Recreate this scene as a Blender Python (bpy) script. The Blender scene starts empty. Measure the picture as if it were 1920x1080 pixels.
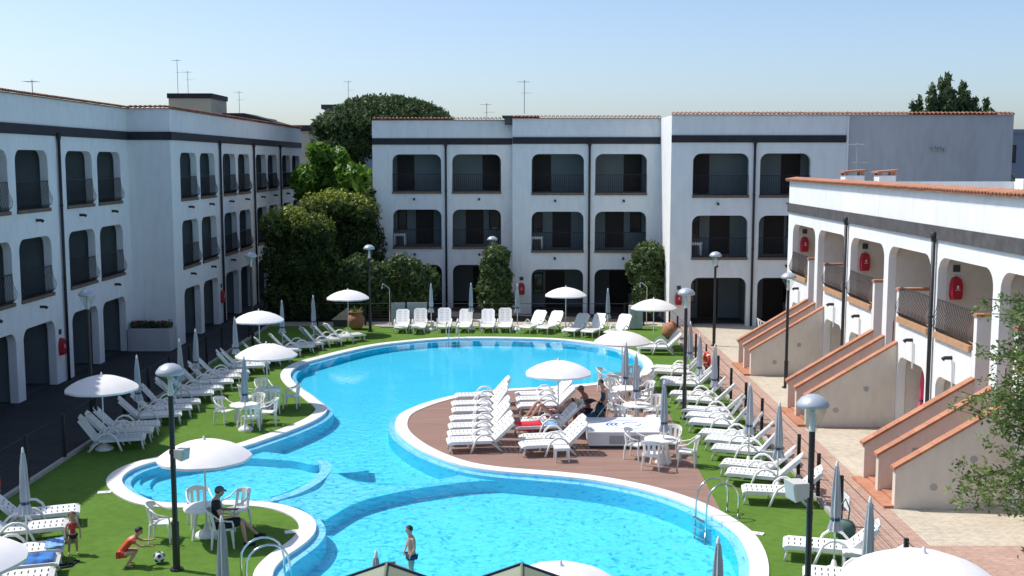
import bpy, bmesh, math, random
from mathutils import Vector, Matrix
from mathutils.geometry import tessellate_polygon
R = math.radians
S = bpy.context.scene
col = S.collection
rnd = random.Random(7)

# ------------------------------------------------------------------ camera, sky, sun, exposure
FPX, PITCH, YAW, CH = 2100.0, math.atan(237 / 2100.0), math.atan(13 / 2100.0), 8.5
cam = bpy.data.objects.new('camera', bpy.data.cameras.new('camera'))
col.objects.link(cam)
cam.location = (0, 0, CH)
cam.rotation_euler = (math.pi / 2 - PITCH, 0, YAW)
cam.data.sensor_width = 36
cam.data.lens = FPX / 1920 * 36
cam.data.clip_end = 3000
S.camera = cam
SUN = Vector((-.61, .21, 1.0)).normalized()
W = bpy.data.worlds.new('World'); S.world = W; W.use_nodes = True
wn = W.node_tree.nodes; wl = W.node_tree.links
sky = wn.new('ShaderNodeTexSky'); sky.sky_type = 'NISHITA'; sky.sun_disc = False
sky.sun_elevation = math.asin(SUN.z); sky.sun_rotation = math.atan2(SUN.x, SUN.y) % (2 * math.pi)
sky.air_density = .8; sky.dust_density = 1.6; sky.ozone_density = 2.8; sky.altitude = 0
bg = wn['Background']; bg.inputs[1].default_value = .138
wl.new(sky.outputs[0], bg.inputs[0])
sl = bpy.data.lights.new('sun', 'SUN'); sl.energy = 3.5; sl.angle = R(.5); sl.color = (1, .96, .9)
so = bpy.data.objects.new('sun', sl); col.objects.link(so)
so.rotation_euler = SUN.to_track_quat('Z', 'Y').to_euler()
S.view_settings.view_transform = 'Standard'; S.view_settings.look = 'None'
S.view_settings.gamma = 1; S.view_settings.use_curve_mapping = False
S.view_settings.exposure = 0.43
S.cycles.max_bounces = 8; S.cycles.transparent_max_bounces = 12
S.cycles.use_denoising = True

_c, _s = math.cos(PITCH), math.sin(PITCH)
_cy, _sy = math.cos(YAW), math.sin(YAW)
def ray(px, py):
    a = (px - 960) / FPX; b = (540 - py) / FPX
    d = (a, _c + b * _s, -_s + b * _c)
    return (d[0] * _cy - d[1] * _sy, d[0] * _sy + d[1] * _cy, d[2])
def G(px, py, h=0.0):                      # survey: a point of the photograph at a known height -> place on the site
    d = ray(px, py); t = (h - CH) / d[2]
    return (d[0] * t, d[1] * t)

# ------------------------------------------------------------------ materials
M = {}
def mat(name, c, rough=.6, var=None, scale=4, detail=4, bump=0, bscale=60, metal=0, spec=.4, stretch=None, var2=None):
    m = bpy.data.materials.new(name); m.use_nodes = True
    n, l = m.node_tree.nodes, m.node_tree.links
    p = n['Principled BSDF']
    p.inputs['Base Color'].default_value = (*c, 1); p.inputs['Roughness'].default_value = rough
    p.inputs['Metallic'].default_value = metal; p.inputs['Specular IOR Level'].default_value = spec
    tc = n.new('ShaderNodeTexCoord'); src = tc.outputs['Object']
    if stretch:
        mp = n.new('ShaderNodeMapping'); mp.inputs['Scale'].default_value = stretch
        l.new(src, mp.inputs[0]); src = mp.outputs[0]
    if var:
        t = n.new('ShaderNodeTexNoise'); t.inputs['Scale'].default_value = scale; t.inputs['Detail'].default_value = detail
        t.inputs['Roughness'].default_value = .6
        r = n.new('ShaderNodeValToRGB')
        r.color_ramp.elements[0].position = .32; r.color_ramp.elements[0].color = (*var, 1)
        r.color_ramp.elements[1].position = .68; r.color_ramp.elements[1].color = (*c, 1)
        l.new(src, t.inputs[0]); l.new(t.outputs[0], r.inputs[0])
        out = r.outputs[0]
        if var2:
            t2 = n.new('ShaderNodeTexNoise'); t2.inputs['Scale'].default_value = scale * 9; t2.inputs['Detail'].default_value = 3
            mx = n.new('ShaderNodeMixRGB'); mx.blend_type = 'MULTIPLY'; mx.inputs[0].default_value = 1
            r2 = n.new('ShaderNodeValToRGB')
            r2.color_ramp.elements[0].position = .3; r2.color_ramp.elements[0].color = (var2, var2, var2, 1)
            r2.color_ramp.elements[1].position = .6
            l.new(src, t2.inputs[0]); l.new(t2.outputs[0], r2.inputs[0])
            l.new(out, mx.inputs[1]); l.new(r2.outputs[0], mx.inputs[2]); out = mx.outputs[0]
        l.new(out, p.inputs['Base Color'])
    if bump:
        b = n.new('ShaderNodeTexNoise'); b.inputs['Scale'].default_value = bscale; b.inputs['Detail'].default_value = 5
        bm_ = n.new('ShaderNodeBump'); bm_.inputs['Strength'].default_value = bump; bm_.inputs['Distance'].default_value = .02
        l.new(tc.outputs['Object'], b.inputs[0]); l.new(b.outputs[0], bm_.inputs['Height']); l.new(bm_.outputs[0], p.inputs['Normal'])
    M[name] = m
    return m
def individual(name, lo, tint=(1, .97, .90)):
    n, l = nodes(M[name]); p = n['Principled BSDF']; oi = n.new('ShaderNodeObjectInfo'); mx = n.new('ShaderNodeMixRGB'); mx.blend_type = 'MULTIPLY'; mx.inputs[0].default_value = 1
    r = n.new('ShaderNodeValToRGB'); r.color_ramp.elements[0].color = (lo * tint[0], lo * tint[1], lo * tint[2], 1); r.color_ramp.elements[1].color = (1, 1, 1, 1)
    l.new(oi.outputs['Random'], r.inputs[0]); l.new(p.inputs['Base Color'].links[0].from_socket, mx.inputs[1]); l.new(r.outputs[0], mx.inputs[2]); l.new(mx.outputs[0], p.inputs['Base Color'])
def streaks(name, lo=.80):
    n, l = nodes(M[name]); p = n['Principled BSDF']; tc = n.new('ShaderNodeTexCoord'); mp = n.new('ShaderNodeMapping'); mp.inputs['Scale'].default_value = (2.6, 2.6, .16)
    t = n.new('ShaderNodeTexNoise'); t.inputs['Scale'].default_value = 1.3; t.inputs['Detail'].default_value = 6; t.inputs['Roughness'].default_value = .7
    r = n.new('ShaderNodeValToRGB'); r.color_ramp.elements[0].position = .60; r.color_ramp.elements[0].color = (1, 1, 1, 1); r.color_ramp.elements[1].position = .80; r.color_ramp.elements[1].color = (lo, lo * .99, lo * .96, 1)
    mx = n.new('ShaderNodeMixRGB'); mx.blend_type = 'MULTIPLY'; mx.inputs[0].default_value = 1
    l.new(tc.outputs['Object'], mp.inputs[0]); l.new(mp.outputs[0], t.inputs[0]); l.new(t.outputs[0], r.inputs[0])
    l.new(p.inputs['Base Color'].links[0].from_socket, mx.inputs[1]); l.new(r.outputs[0], mx.inputs[2]); l.new(mx.outputs[0], p.inputs['Base Color'])
def nodes(m): return m.node_tree.nodes, m.node_tree.links

mat('stucco', (.83, .83, .81), .85, (.75, .755, .745), .35, 5, .35, 45, stretch=(1, 1, .35), var2=.93)
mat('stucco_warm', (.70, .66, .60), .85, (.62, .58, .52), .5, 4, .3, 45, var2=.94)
mat('stucco_shaded', (.20, .235, .245), .85, (.165, .195, .205), .5, 4, .2, 40)  # loggia plaster, shade of the recess put into its darker colour
mat('stucco_beige', (.73, .66, .57), .85, (.67, .605, .52), .5, 5, .3, 45, stretch=(1, 1, .4), var2=.93)
mat('cement', (.54, .54, .535), .9, (.45, .45, .45), .35, 5, .3, 45, stretch=(1, 1, .3), var2=.9)
mat('fascia', (.030, .030, .034), .7, (.018, .018, .022), 1.2, 4, .15, 30)
mat('fascia_weathered', (.105, .10, .10), .8, (.06, .058, .06), 2.2, 5, .2, 30)
mat('pipe', (.030, .030, .033), .5, (.020, .020, .024), 3)
mat('terracotta', (.52, .245, .15), .8, (.40, .18, .105), 3, 4, .2, 50)
mat('roof_clay', (.33, .13, .085), .85, (.20, .085, .06), 2.5, 4, .2, 40)
mat('sill_stone', (.20, .14, .10), .7, (.13, .09, .07), 4)
mat('sill_tile', (.50, .30, .17), .7, (.42, .24, .13), 4)
mat('door_wood', (.022, .014, .012), .6, (.014, .009, .008), 6, stretch=(8, 8, 1))
mat('glass_dark', (.012, .016, .018), .08, spec=.6)
mat('shade_iron', (.016, .016, .018), .5)
mat('iron_grey', (.05, .05, .052), .55)
mat('plastic', (.82, .83, .82), .38, (.76, .77, .77), 3, spec=.5)
mat('plastic_table', (.83, .82, .79), .35, (.78, .77, .73), 3, spec=.5)
mat('canopy', (.80, .79, .79), .9, (.74, .73, .74), 2, 4, .12, 40)
mat('canopy_folded', (.56, .59, .63), .85, (.44, .47, .52), 6, 4, .3, 20, stretch=(1, 1, .15))
mat('canopy_blue', (.05, .11, .24), .85, (.04, .08, .18), 6)
mat('lamp_grey', (.46, .50, .54), .35, (.40, .44, .48), 5, metal=.2)
mat('lamp_post', (.020, .022, .024), .4, spec=.5)
mat('steel', (.62, .63, .64), .18, metal=1)
mat('white_metal', (.75, .76, .76), .4)
mat('red_cover', (.42, .012, .03), .5, (.34, .01, .025), 4)
mat('red_ring', (.62, .05, .03), .5)
mat('turf', (.115, .215, .036), .95, (.092, .180, .030), .5, 6, .5, 160, spec=.1, var2=.84)
mat('deck', (.32, .20, .16), .7, (.26, .16, .125), 1.2, 5, 0, spec=.25, stretch=(.5, 4, 1))
mat('coping', (.74, .73, .70), .7, (.66, .64, .61), 1.5, 5, .15, 60)
mat('ledge', (.26, .64, .82), .5, (.22, .60, .80), 3)
mat('ground', (.085, .085, .085), .9, (.060, .060, .062), .3, 6, .3, 20, var2=.85)
mat('pave_cream', (.60, .53, .415), .9, (.52, .455, .355), .6, 6, .3, 12, var2=.8)
mat('pave_red', (.52, .35, .275), .9, (.44, .285, .22), .7, 6, .3, 12, var2=.8)
mat('pave_dark', (.040, .040, .041), .9, (.028, .028, .029), .8, 5, .3, 10)
mat('kerb', (.42, .40, .37), .9, (.33, .32, .30), 3)
mat('skin', (.52, .30, .21), .55, (.47, .26, .18), 9)
mat('skin_tan', (.30, .15, .095), .5, (.26, .125, .08), 9)
mat('hair_dark', (.018, .013, .011), .6)
mat('hair_brown', (.10, .045, .025), .6)
mat('cloth_red', (.60, .07, .035), .8, (.52, .05, .03), 9)
mat('cloth_crimson', (.55, .04, .05), .8, (.45, .03, .04), 9)
mat('cloth_black', (.014, .015, .019), .85)
mat('cloth_navy', (.016, .025, .07), .8)
mat('cloth_teal', (.03, .15, .22), .7, (.015, .02, .035), 14)
mat('cloth_grey', (.13, .13, .15), .9)
mat('towel_red', (.62, .03, .05), .95, (.5, .02, .04), 9, bump=.4, bscale=30)
mat('towel_blue', (.05, .14, .42), .95, (.30, .55, .80), 5, 3, .4, 30)
mat('towel_navy', (.02, .04, .16), .95, (.05, .22, .55), 4, 2, .4, 30)
mat('towel_yellow', (.70, .60, .28), .95, (.60, .50, .2), 5, bump=.4, bscale=30)
mat('logo_blue', (.03, .13, .40), .5)
mat('panel_grey', (.42, .46, .47), .6, (.36, .40, .41), 3)
mat('vent_grey', (.36, .37, .37), .5)
mat('box_white', (.78, .79, .80), .5, (.72, .73, .75), 2)
mat('pot_clay', (.40, .185, .10), .8, (.30, .13, .075), 5)
mat('bag_green', (.10, .18, .15), .8, (.07, .13, .11), 8)
mat('gazebo_cloth', (.22, .25, .17), .6, (.18, .21, .14), 3)
mat('ball_black', (.012, .012, .012), .4)
mat('cream_wall', (.55, .49, .36), .85, (.48, .42, .31), .4, 4)
mat('blue_grey_wall', (.26, .30, .36), .85)
mat('bark', (.11, .080, .060), .95, (.07, .05, .04), 8, bump=.5, bscale=25)
mat('flower_red', (.35, .02, .04), .8)
mat('flood_box', (.55, .55, .50), .45)
mat('pink', (.75, .10, .20), .7)
mat('strap_navy', (.03, .05, .12), .8)
mat('eye_dark', (.01, .008, .007), .3)
mat('lips', (.40, .13, .11), .5)

individual('plastic', .88); individual('roof_clay', .6); individual('terracotta', .82); individual('canopy', .93); individual('canopy_folded', .75); streaks('stucco', .80); streaks('stucco_beige', .86); streaks('cement', .85)
def leafmat(name, a, b, c, rough=.5, tl=.25):
    m = bpy.data.materials.new(name); m.use_nodes = True
    n, l = nodes(m); p = n['Principled BSDF']
    at = n.new('ShaderNodeAttribute'); at.attribute_name = 'tone'
    r = n.new('ShaderNodeValToRGB')
    r.color_ramp.elements[0].color = (*a, 1); r.color_ramp.elements[1].color = (*c, 1)
    e = r.color_ramp.elements.new(.5); e.color = (*b, 1)
    l.new(at.outputs['Fac'], r.inputs[0]); l.new(r.outputs[0], p.inputs['Base Color'])
    p.inputs['Roughness'].default_value = rough; p.inputs['Specular IOR Level'].default_value = .3
    tr = n.new('ShaderNodeBsdfTranslucent'); l.new(r.outputs[0], tr.inputs[0])
    mx = n.new('ShaderNodeMixShader'); mx.inputs[0].default_value = tl
    l.new(p.outputs[0], mx.inputs[1]); l.new(tr.outputs[0], mx.inputs[2]); l.new(mx.outputs[0], n['Material Output'].inputs[0])
    M[name] = m
leafmat('leaf_pine', (.036, .064, .026), (.068, .112, .040), (.12, .175, .060), .6, .35)
leafmat('leaf_bright', (.050, .12, .014), (.11, .23, .026), (.22, .38, .050), tl=.35)
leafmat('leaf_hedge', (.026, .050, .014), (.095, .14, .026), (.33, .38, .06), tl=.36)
leafmat('leaf_oleander', (.045, .080, .026), (.090, .14, .042), (.19, .24, .10), tl=.3)
leafmat('leaf_olive', (.065, .11, .036), (.14, .21, .060), (.27, .35, .12), tl=.42)
leafmat('leaf_conifer', (.045, .078, .034), (.080, .125, .050), (.13, .18, .070), .6, .35)
leafmat('leaf_ivy', (.030, .060, .012), (.055, .105, .020), (.10, .16, .030))

def glassmat(name, tint, fac=.15):
    m = bpy.data.materials.new(name); m.use_nodes = True
    n, l = nodes(m); n.remove(n['Principled BSDF'])
    t = n.new('ShaderNodeBsdfTransparent'); t.inputs[0].default_value = (*tint, 1)
    g = n.new('ShaderNodeBsdfGlossy'); g.inputs['Roughness'].default_value = .1
    mx = n.new('ShaderNodeMixShader'); mx.inputs[0].default_value = fac
    l.new(t.outputs[0], mx.inputs[1]); l.new(g.outputs[0], mx.inputs[2]); l.new(mx.outputs[0], n['Material Output'].inputs[0])
    M[name] = m
glassmat('lamp_glass', (.86, .90, .87), .06)
mat('lens_grey', (.45, .46, .42), .35)
glassmat('fence_mesh', (.80, .80, .80), .01)

def pool_mats():
    m = mat('pool_floor', (.085, .64, .82), .6, (.070, .59, .79), .6, 4, spec=.2)
    n, l = nodes(m)
    mat('pool_side', (.025, .60, .75), .6, (.020, .55, .72), .6, 4, spec=.2)
    mat('pool_shelf', (.12, .60, .79), .6, (.10, .56, .76), .6, 4, spec=.2)
    m = bpy.data.materials.new('water'); m.use_nodes = True
    n, l = nodes(m); n.remove(n['Principled BSDF'])
    tc = n.new('ShaderNodeTexCoord')
    mp = n.new('ShaderNodeMapping'); mp.inputs['Scale'].default_value = (1, .8, 1); l.new(tc.outputs['Object'], mp.inputs[0])
    wob = n.new('ShaderNodeTexNoise'); wob.inputs['Scale'].default_value = 2.2; wob.inputs['Detail'].default_value = 2
    l.new(mp.outputs[0], wob.inputs[0])
    add = n.new('ShaderNodeMixRGB'); add.blend_type = 'LINEAR_LIGHT'; add.inputs[0].default_value = .22
    l.new(mp.outputs[0], add.inputs[1]); l.new(wob.outputs['Color'], add.inputs[2])
    # calm far out, choppier by the near lobe: ripples grow with the distance from the far end
    sep = n.new('ShaderNodeSeparateXYZ'); l.new(tc.outputs['Object'], sep.inputs[0])
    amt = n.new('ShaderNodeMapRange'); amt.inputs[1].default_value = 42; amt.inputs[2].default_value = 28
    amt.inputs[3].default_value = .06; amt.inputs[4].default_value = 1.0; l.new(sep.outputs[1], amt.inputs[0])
    v = n.new('ShaderNodeTexVoronoi'); v.feature = 'SMOOTH_F1'; v.inputs['Scale'].default_value = 4.2; v.inputs['Smoothness'].default_value = .35
    l.new(add.outputs[0], v.inputs[0])
    v2 = n.new('ShaderNodeTexVoronoi'); v2.feature = 'SMOOTH_F1'; v2.inputs['Scale'].default_value = 9.0; v2.inputs['Smoothness'].default_value = .35
    l.new(add.outputs[0], v2.inputs[0])
    sm = n.new('ShaderNodeMath'); sm.operation = 'ADD'; l.new(v.outputs['Distance'], sm.inputs[0]); l.new(v2.outputs['Distance'], sm.inputs[1])
    r = n.new('ShaderNodeValToRGB')                     # caustic light of the ripples painted into the tint as a cell pattern
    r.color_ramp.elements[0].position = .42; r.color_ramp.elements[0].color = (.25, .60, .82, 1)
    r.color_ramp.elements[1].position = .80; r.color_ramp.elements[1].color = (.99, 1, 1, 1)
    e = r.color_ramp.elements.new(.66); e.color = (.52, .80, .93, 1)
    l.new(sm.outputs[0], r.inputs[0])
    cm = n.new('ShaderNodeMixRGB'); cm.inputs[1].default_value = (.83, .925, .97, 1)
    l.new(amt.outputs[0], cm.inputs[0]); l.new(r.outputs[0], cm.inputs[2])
    t = n.new('ShaderNodeBsdfTransparent'); l.new(cm.outputs[0], t.inputs[0])
    g = n.new('ShaderNodeBsdfGlossy'); g.inputs['Roughness'].default_value = .04
    w1 = n.new('ShaderNodeTexNoise'); w1.inputs['Scale'].default_value = 4.5; w1.inputs['Detail'].default_value = 4; l.new(add.outputs[0], w1.inputs[0])
    bmp = n.new('ShaderNodeBump'); bmp.inputs['Distance'].default_value = .14
    sc = n.new('ShaderNodeMath'); sc.operation = 'MULTIPLY'; sc.inputs[1].default_value = .42; l.new(amt.outputs[0], sc.inputs[0])
    l.new(sc.outputs[0], bmp.inputs['Strength']); l.new(w1.outputs[0], bmp.inputs['Height'])
    fr = n.new('ShaderNodeFresnel'); fr.inputs[0].default_value = 1.33
    l.new(bmp.outputs[0], fr.inputs['Normal']); l.new(bmp.outputs[0], g.inputs['Normal'])
    mx = n.new('ShaderNodeMixShader'); l.new(fr.outputs[0], mx.inputs[0])
    l.new(t.outputs[0], mx.inputs[1]); l.new(g.outputs[0], mx.inputs[2]); l.new(mx.outputs[0], n['Material Output'].inputs[0])
    M['water'] = m
pool_mats()

def pave_joints(name, sx, sy, mo=.55, c2=.78):                          # small setts: relief and joints on the pavement sheet
    n, l = nodes(M[name]); p = n['Principled BSDF']
    tc = n.new('ShaderNodeTexCoord'); b = n.new('ShaderNodeTexBrick')
    b.inputs['Scale'].default_value = 1; b.inputs['Brick Width'].default_value = sx; b.inputs['Row Height'].default_value = sy
    b.inputs['Mortar Size'].default_value = .008
    b.inputs['Color1'].default_value = (1, 1, 1, 1); b.inputs['Color2'].default_value = (c2, c2, c2, 1); b.inputs['Mortar'].default_value = (mo, mo, mo, 1)
    l.new(tc.outputs['Object'], b.inputs[0])
    mx = n.new('ShaderNodeMixRGB'); mx.blend_type = 'MULTIPLY'; mx.inputs[0].default_value = 1
    src = p.inputs['Base Color'].links[0].from_socket
    l.new(src, mx.inputs[1]); l.new(b.outputs[0], mx.inputs[2]); l.new(mx.outputs[0], p.inputs['Base Color'])
pave_joints('pave_cream', .22, .11, .72, .90); pave_joints('pave_red', .22, .11, .70, .88); pave_joints('pave_dark', .3, .3)
pave_joints('deck', 2.4, .14, .68, .88)

# ------------------------------------------------------------------ mesh helpers
class MB:
    def __init__(s): s.v = []; s.f = []; s.m = []
    def add(s, vs, fs, mi=0):
        o = len(s.v); s.v += [tuple(v) for v in vs]
        for f in fs: s.f.append([i + o for i in f]); s.m.append(mi)
        return s
    def box(s, c, d, rz=0, mi=0, rx=0, ry=0):
        x, y, z = d[0] / 2, d[1] / 2, d[2] / 2
        mt = Matrix.Rotation(rz, 3, 'Z') @ Matrix.Rotation(ry, 3, 'Y') @ Matrix.Rotation(rx, 3, 'X')
        vs = [mt @ Vector((i * x, j * y, k * z)) + Vector(c) for i in (-1, 1) for j in (-1, 1) for k in (-1, 1)]
        return s.add(vs, [(0, 1, 3, 2), (4, 6, 7, 5), (0, 4, 5, 1), (2, 3, 7, 6), (0, 2, 6, 4), (1, 5, 7, 3)], mi)
    def bx(s, x0, x1, y0, y1, z0, z1, mi=0):
        return s.box(((x0 + x1) / 2, (y0 + y1) / 2, (z0 + z1) / 2), (x1 - x0, y1 - y0, z1 - z0), 0, mi)
    def tube(s, pts, r, n=6, mi=0, cap=True):
        pts = [Vector(p) for p in pts]; rs = r if isinstance(r, (list, tuple)) else [r] * len(pts)
        rings = []; up = None
        for i, p in enumerate(pts):
            t = (pts[min(i + 1, len(pts) - 1)] - pts[max(i - 1, 0)]).normalized()
            if up is None: up = Vector((0, 0, 1)) if abs(t.z) < .9 else Vector((1, 0, 0))
            a = t.cross(up)
            if a.length < 1e-4: a = t.orthogonal()
            a.normalize(); b = a.cross(t); up = b
            rings.append([p + (a * math.cos(2 * math.pi * k / n) + b * math.sin(2 * math.pi * k / n)) * rs[i] for k in range(n)])
        vs = [v for ri in rings for v in ri]; fs = []
        for i in range(len(pts) - 1):
            for k in range(n):
                k2 = (k + 1) % n
                fs.append((i * n + k, i * n + k2, (i + 1) * n + k2, (i + 1) * n + k))
        if cap: fs += [tuple(range(n - 1, -1, -1)), tuple(range((len(pts) - 1) * n, len(pts) * n))]
        return s.add(vs, fs, mi)
    def lathe(s, prof, n=16, c=(0, 0, 0), mi=0, wob=None, cap=False):
        vs = []; fs = []
        for r, z in prof:
            for k in range(n):
                a = 2 * math.pi * k / n; q = r * (wob(k, z) if wob else 1)
                vs.append((c[0] + q * math.cos(a), c[1] + q * math.sin(a), c[2] + z))
        for i in range(len(prof) - 1):
            for k in range(n):
                k2 = (k + 1) % n; fs.append((i * n + k, i * n + k2, (i + 1) * n + k2, (i + 1) * n + k))
        if cap: fs += [tuple(range(n - 1, -1, -1)), tuple(range((len(prof) - 1) * n, len(prof) * n))]
        return s.add(vs, fs, mi)
    def prism(s, poly, z0, z1, mi=0):                   # poly: list of (x, y)
        n = len(poly); vs = [(x, y, z0) for x, y in poly] + [(x, y, z1) for x, y in poly]
        fs = [(i, (i + 1) % n, n + (i + 1) % n, n + i) for i in range(n)] + [tuple(range(n - 1, -1, -1)), tuple(range(n, 2 * n))]
        return s.add(vs, fs, mi)
    def ball(s, c, r, n=10, m=7, mi=0, sc=(1, 1, 1)):
        prof = [(max(.001, math.sin(math.pi * i / m)) , -math.cos(math.pi * i / m)) for i in range(m + 1)]
        vs = []; fs = []
        for q, z in prof:
            for k in range(n):
                a = 2 * math.pi * k / n; vs.append((c[0] + r * sc[0] * q * math.cos(a), c[1] + r * sc[1] * q * math.sin(a), c[2] + r * sc[2] * z))
        for i in range(m):
            for k in range(n):
                k2 = (k + 1) % n; fs.append((i * n + k, i * n + k2, (i + 1) * n + k2, (i + 1) * n + k))
        return s.add(vs, fs, mi)
    def mesh(s, name, mats, smooth=False):
        me = bpy.data.meshes.new(name); me.from_pydata(s.v, [], s.f)
        for x in (mats if isinstance(mats, (list, tuple)) else [mats]): me.materials.append(M[x])
        if any(s.m): me.polygons.foreach_set('material_index', s.m)
        if smooth: me.polygons.foreach_set('use_smooth', [True] * len(me.polygons))
        me.update()
        return me
    def obj(s, name, mats, parent=None, smooth=False):
        return link(name, s.mesh(name, mats, smooth), parent)
def link(name, me, parent=None, loc=None, rz=None):
    o = bpy.data.objects.new(name, me); col.objects.link(o)
    if parent: o.parent = parent
    if loc: o.location = loc
    if rz is not None: o.rotation_euler = (0, 0, rz)
    return o
def tag(o, label, cat, group=None, kind=None):
    o['label'] = label; o['category'] = cat
    if group: o['group'] = group
    if kind: o['kind'] = kind
    return o
def thing(name, label, cat, loc=(0, 0, 0), rz=0, group=None):
    o = bpy.data.objects.new(name, None); o.empty_display_size = .3; col.objects.link(o)
    o.location = loc; o.rotation_euler = (0, 0, rz)
    return tag(o, label, cat, group)
def setting(o, kind='structure'):
    o['kind'] = kind; return o
def dup(root, loc, rz=0, label=None, group=None, sc=None):
    r = root.copy(); col.objects.link(r); r.location = loc; r.rotation_euler = (0, 0, rz)
    if sc: r.scale = (sc, sc, sc)
    if label: r['label'] = label
    if group: r['group'] = group
    for ch in list(root.children):
        c = ch.copy(); col.objects.link(c); c.parent = r
        for g in ch.children:
            d = g.copy(); col.objects.link(d); d.parent = c
    return r
def proto_store(): pass

# ------------------------------------------------------------------ pool outline (surveyed water edge, clockwise)
WPX = [(900, 634), (980, 635), (1047, 637.5), (1105, 643.5), (1150, 652), (1181, 661.5), (1200, 673), (1207, 685), (1203, 696), (1188, 705),
       (1165, 710.5), (1132, 715.5), (1100, 719.5), (1040, 724.5), (948, 729.5), (900, 734), (850, 741.5), (806, 752.6), (775, 763.6), (752, 775), (742, 789),
       (742, 805), (755, 821), (782, 840), (820, 858), (869, 873.5), (930, 883), (1000, 889), (1058, 894), (1117, 901), (1196, 916), (1259, 934), (1306, 953),
       (1345, 974), (1378, 998), (1396, 1024), (1405, 1055), (1402, 1090), (1384, 1130), (1340, 1172), (1270, 1212), (1150, 1252), (1000, 1270), (850, 1262), (700, 1232), (600, 1190),
       (540, 1145), (514, 1105), (511, 1080), (518, 1062), (537, 1043), (560, 1027), (579, 1012), (591, 996), (592, 981), (581, 967), (556, 954),
       (523, 945), (480, 940), (420, 938), (370, 942), (325, 943), (280, 937), (248, 923), (231, 907), (231, 893), (252, 878), (293, 865), (345, 856), (400, 848), (460, 836),
       (500, 823), (540, 809), (575, 795), (600, 782), (613, 770), (611, 762), (598, 752), (583, 740), (562, 726), (548, 712), (545, 701), (552, 691), (572, 680),
       (605, 671), (650, 659.5), (705, 648), (767, 640.5), (833, 635.5)]
def catmull(P, k=4):
    out = []; n = len(P)
    for i in range(n):
        a, b, c, d = (Vector(P[(i + j - 1) % n]) for j in range(4))
        for s in range(k):
            t = s / k
            out.append(.5 * ((2 * b) + (c - a) * t + (2 * a - 5 * b + 4 * c - d) * t * t + (3 * b - a - 3 * c + d) * t ** 3))
    return out
WL = -.04                                               # water level
def inset(P, d):                                        # positive d: away from the water
    n = len(P); out = []
    for i in range(n):
        t = (P[(i + 1) % n] - P[i - 1]).normalized(); out.append(P[i] + Vector((-t.y, t.x)) * d)
    return out
WATER = catmull([G(x, y, 0.02) for x, y in WPX], 4)
area = sum(WATER[i - 1].x * WATER[i].y - WATER[i].x * WATER[i - 1].y for i in range(len(WATER)))
if area > 0: WATER.reverse()
COPE = inset(WATER, .40); MID = inset(WATER, .2); LEDGE = inset(WATER, -.22)
def fill(name, outer, holes, z, m, parent=None):
    loops = [[Vector((p[0], p[1], 0)) for p in outer]] + [[Vector((p[0], p[1], 0)) for p in h] for h in holes]
    vs = [v for lp in loops for v in lp]; tr = tessellate_polygon(loops)
    fs = []
    for a, b, c in tr:
        nrm = (vs[b] - vs[a]).cross(vs[c] - vs[a]).z
        fs.append((a, b, c) if nrm > 0 else (a, c, b))
    mb = MB(); mb.add([(v.x, v.y, z) for v in vs], fs)
    return mb.obj(name, m, parent)
def ring(mb, A, za, B, zb, mi=0):
    n = len(A); vs = [(p.x, p.y, za) for p in A] + [(p.x, p.y, zb) for p in B]
    mb.add(vs, [(i, (i + 1) % n, n + (i + 1) % n, n + i) for i in range(n)], mi)

# ------------------------------------------------------------------ ground sheets
TX0, TX1, TY0, TY1 = -12.95, 7.55, 12.0, 57.6
rect = lambda a, b, c, d: [(a, c), (b, c), (b, d), (a, d)]
setting(fill('ground', rect(-900, 900, -60, 2200), [rect(TX0 + .3, TX1 - .3, TY0 + .3, TY1 - .3)], -.012, 'ground'))
setting(fill('turf', rect(TX0, TX1, TY0, TY1), [MID], 0, 'turf'))
mb = MB(); ring(mb, COPE, -.02, COPE, .035); ring(mb, COPE, .035, WATER, .03); ring(mb, WATER, .03, WATER, -.025)
setting(mb.obj('pool_coping', 'coping'))
mb = MB(); ring(mb, WATER, -.025, WATER, -.09); ring(mb, WATER, -.09, LEDGE, -.09)
setting(mb.obj('pool_ledge', 'ledge'))
DEPTH = -.70
floor_z = lambda y: -.53 + (y - 28) * .008
mb = MB(); ring(mb, LEDGE, -.09, LEDGE, DEPTH)
setting(mb.obj('pool_wall', 'pool_side'))
fl = setting(fill('pool_floor', LEDGE, [], 0, 'pool_floor'))
for v in fl.data.vertices: v.co.z = floor_z(v.co.y)
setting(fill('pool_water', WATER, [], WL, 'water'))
# timber island deck: follows the coping between the two lobes, straight edge on the turf side
def nearest(p): return min(range(len(COPE)), key=lambda i: (COPE[i] - Vector(p)).length)
i0, i1 = nearest(G(1210, 703)), nearest(G(1362, 958))
seg = [COPE[i % len(COPE)] for i in range(i0, i1 + 1 if i1 > i0 else i1 + 1 + len(COPE))]
if len(seg) > len(COPE) / 2:
    seg = [COPE[i % len(COPE)] for i in range(i1, i0 + 1 if i0 > i1 else i0 + 1 + len(COPE))]
setting(fill('timber_deck', [(p.x, p.y) for p in seg], [], .012, 'deck'))
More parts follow.
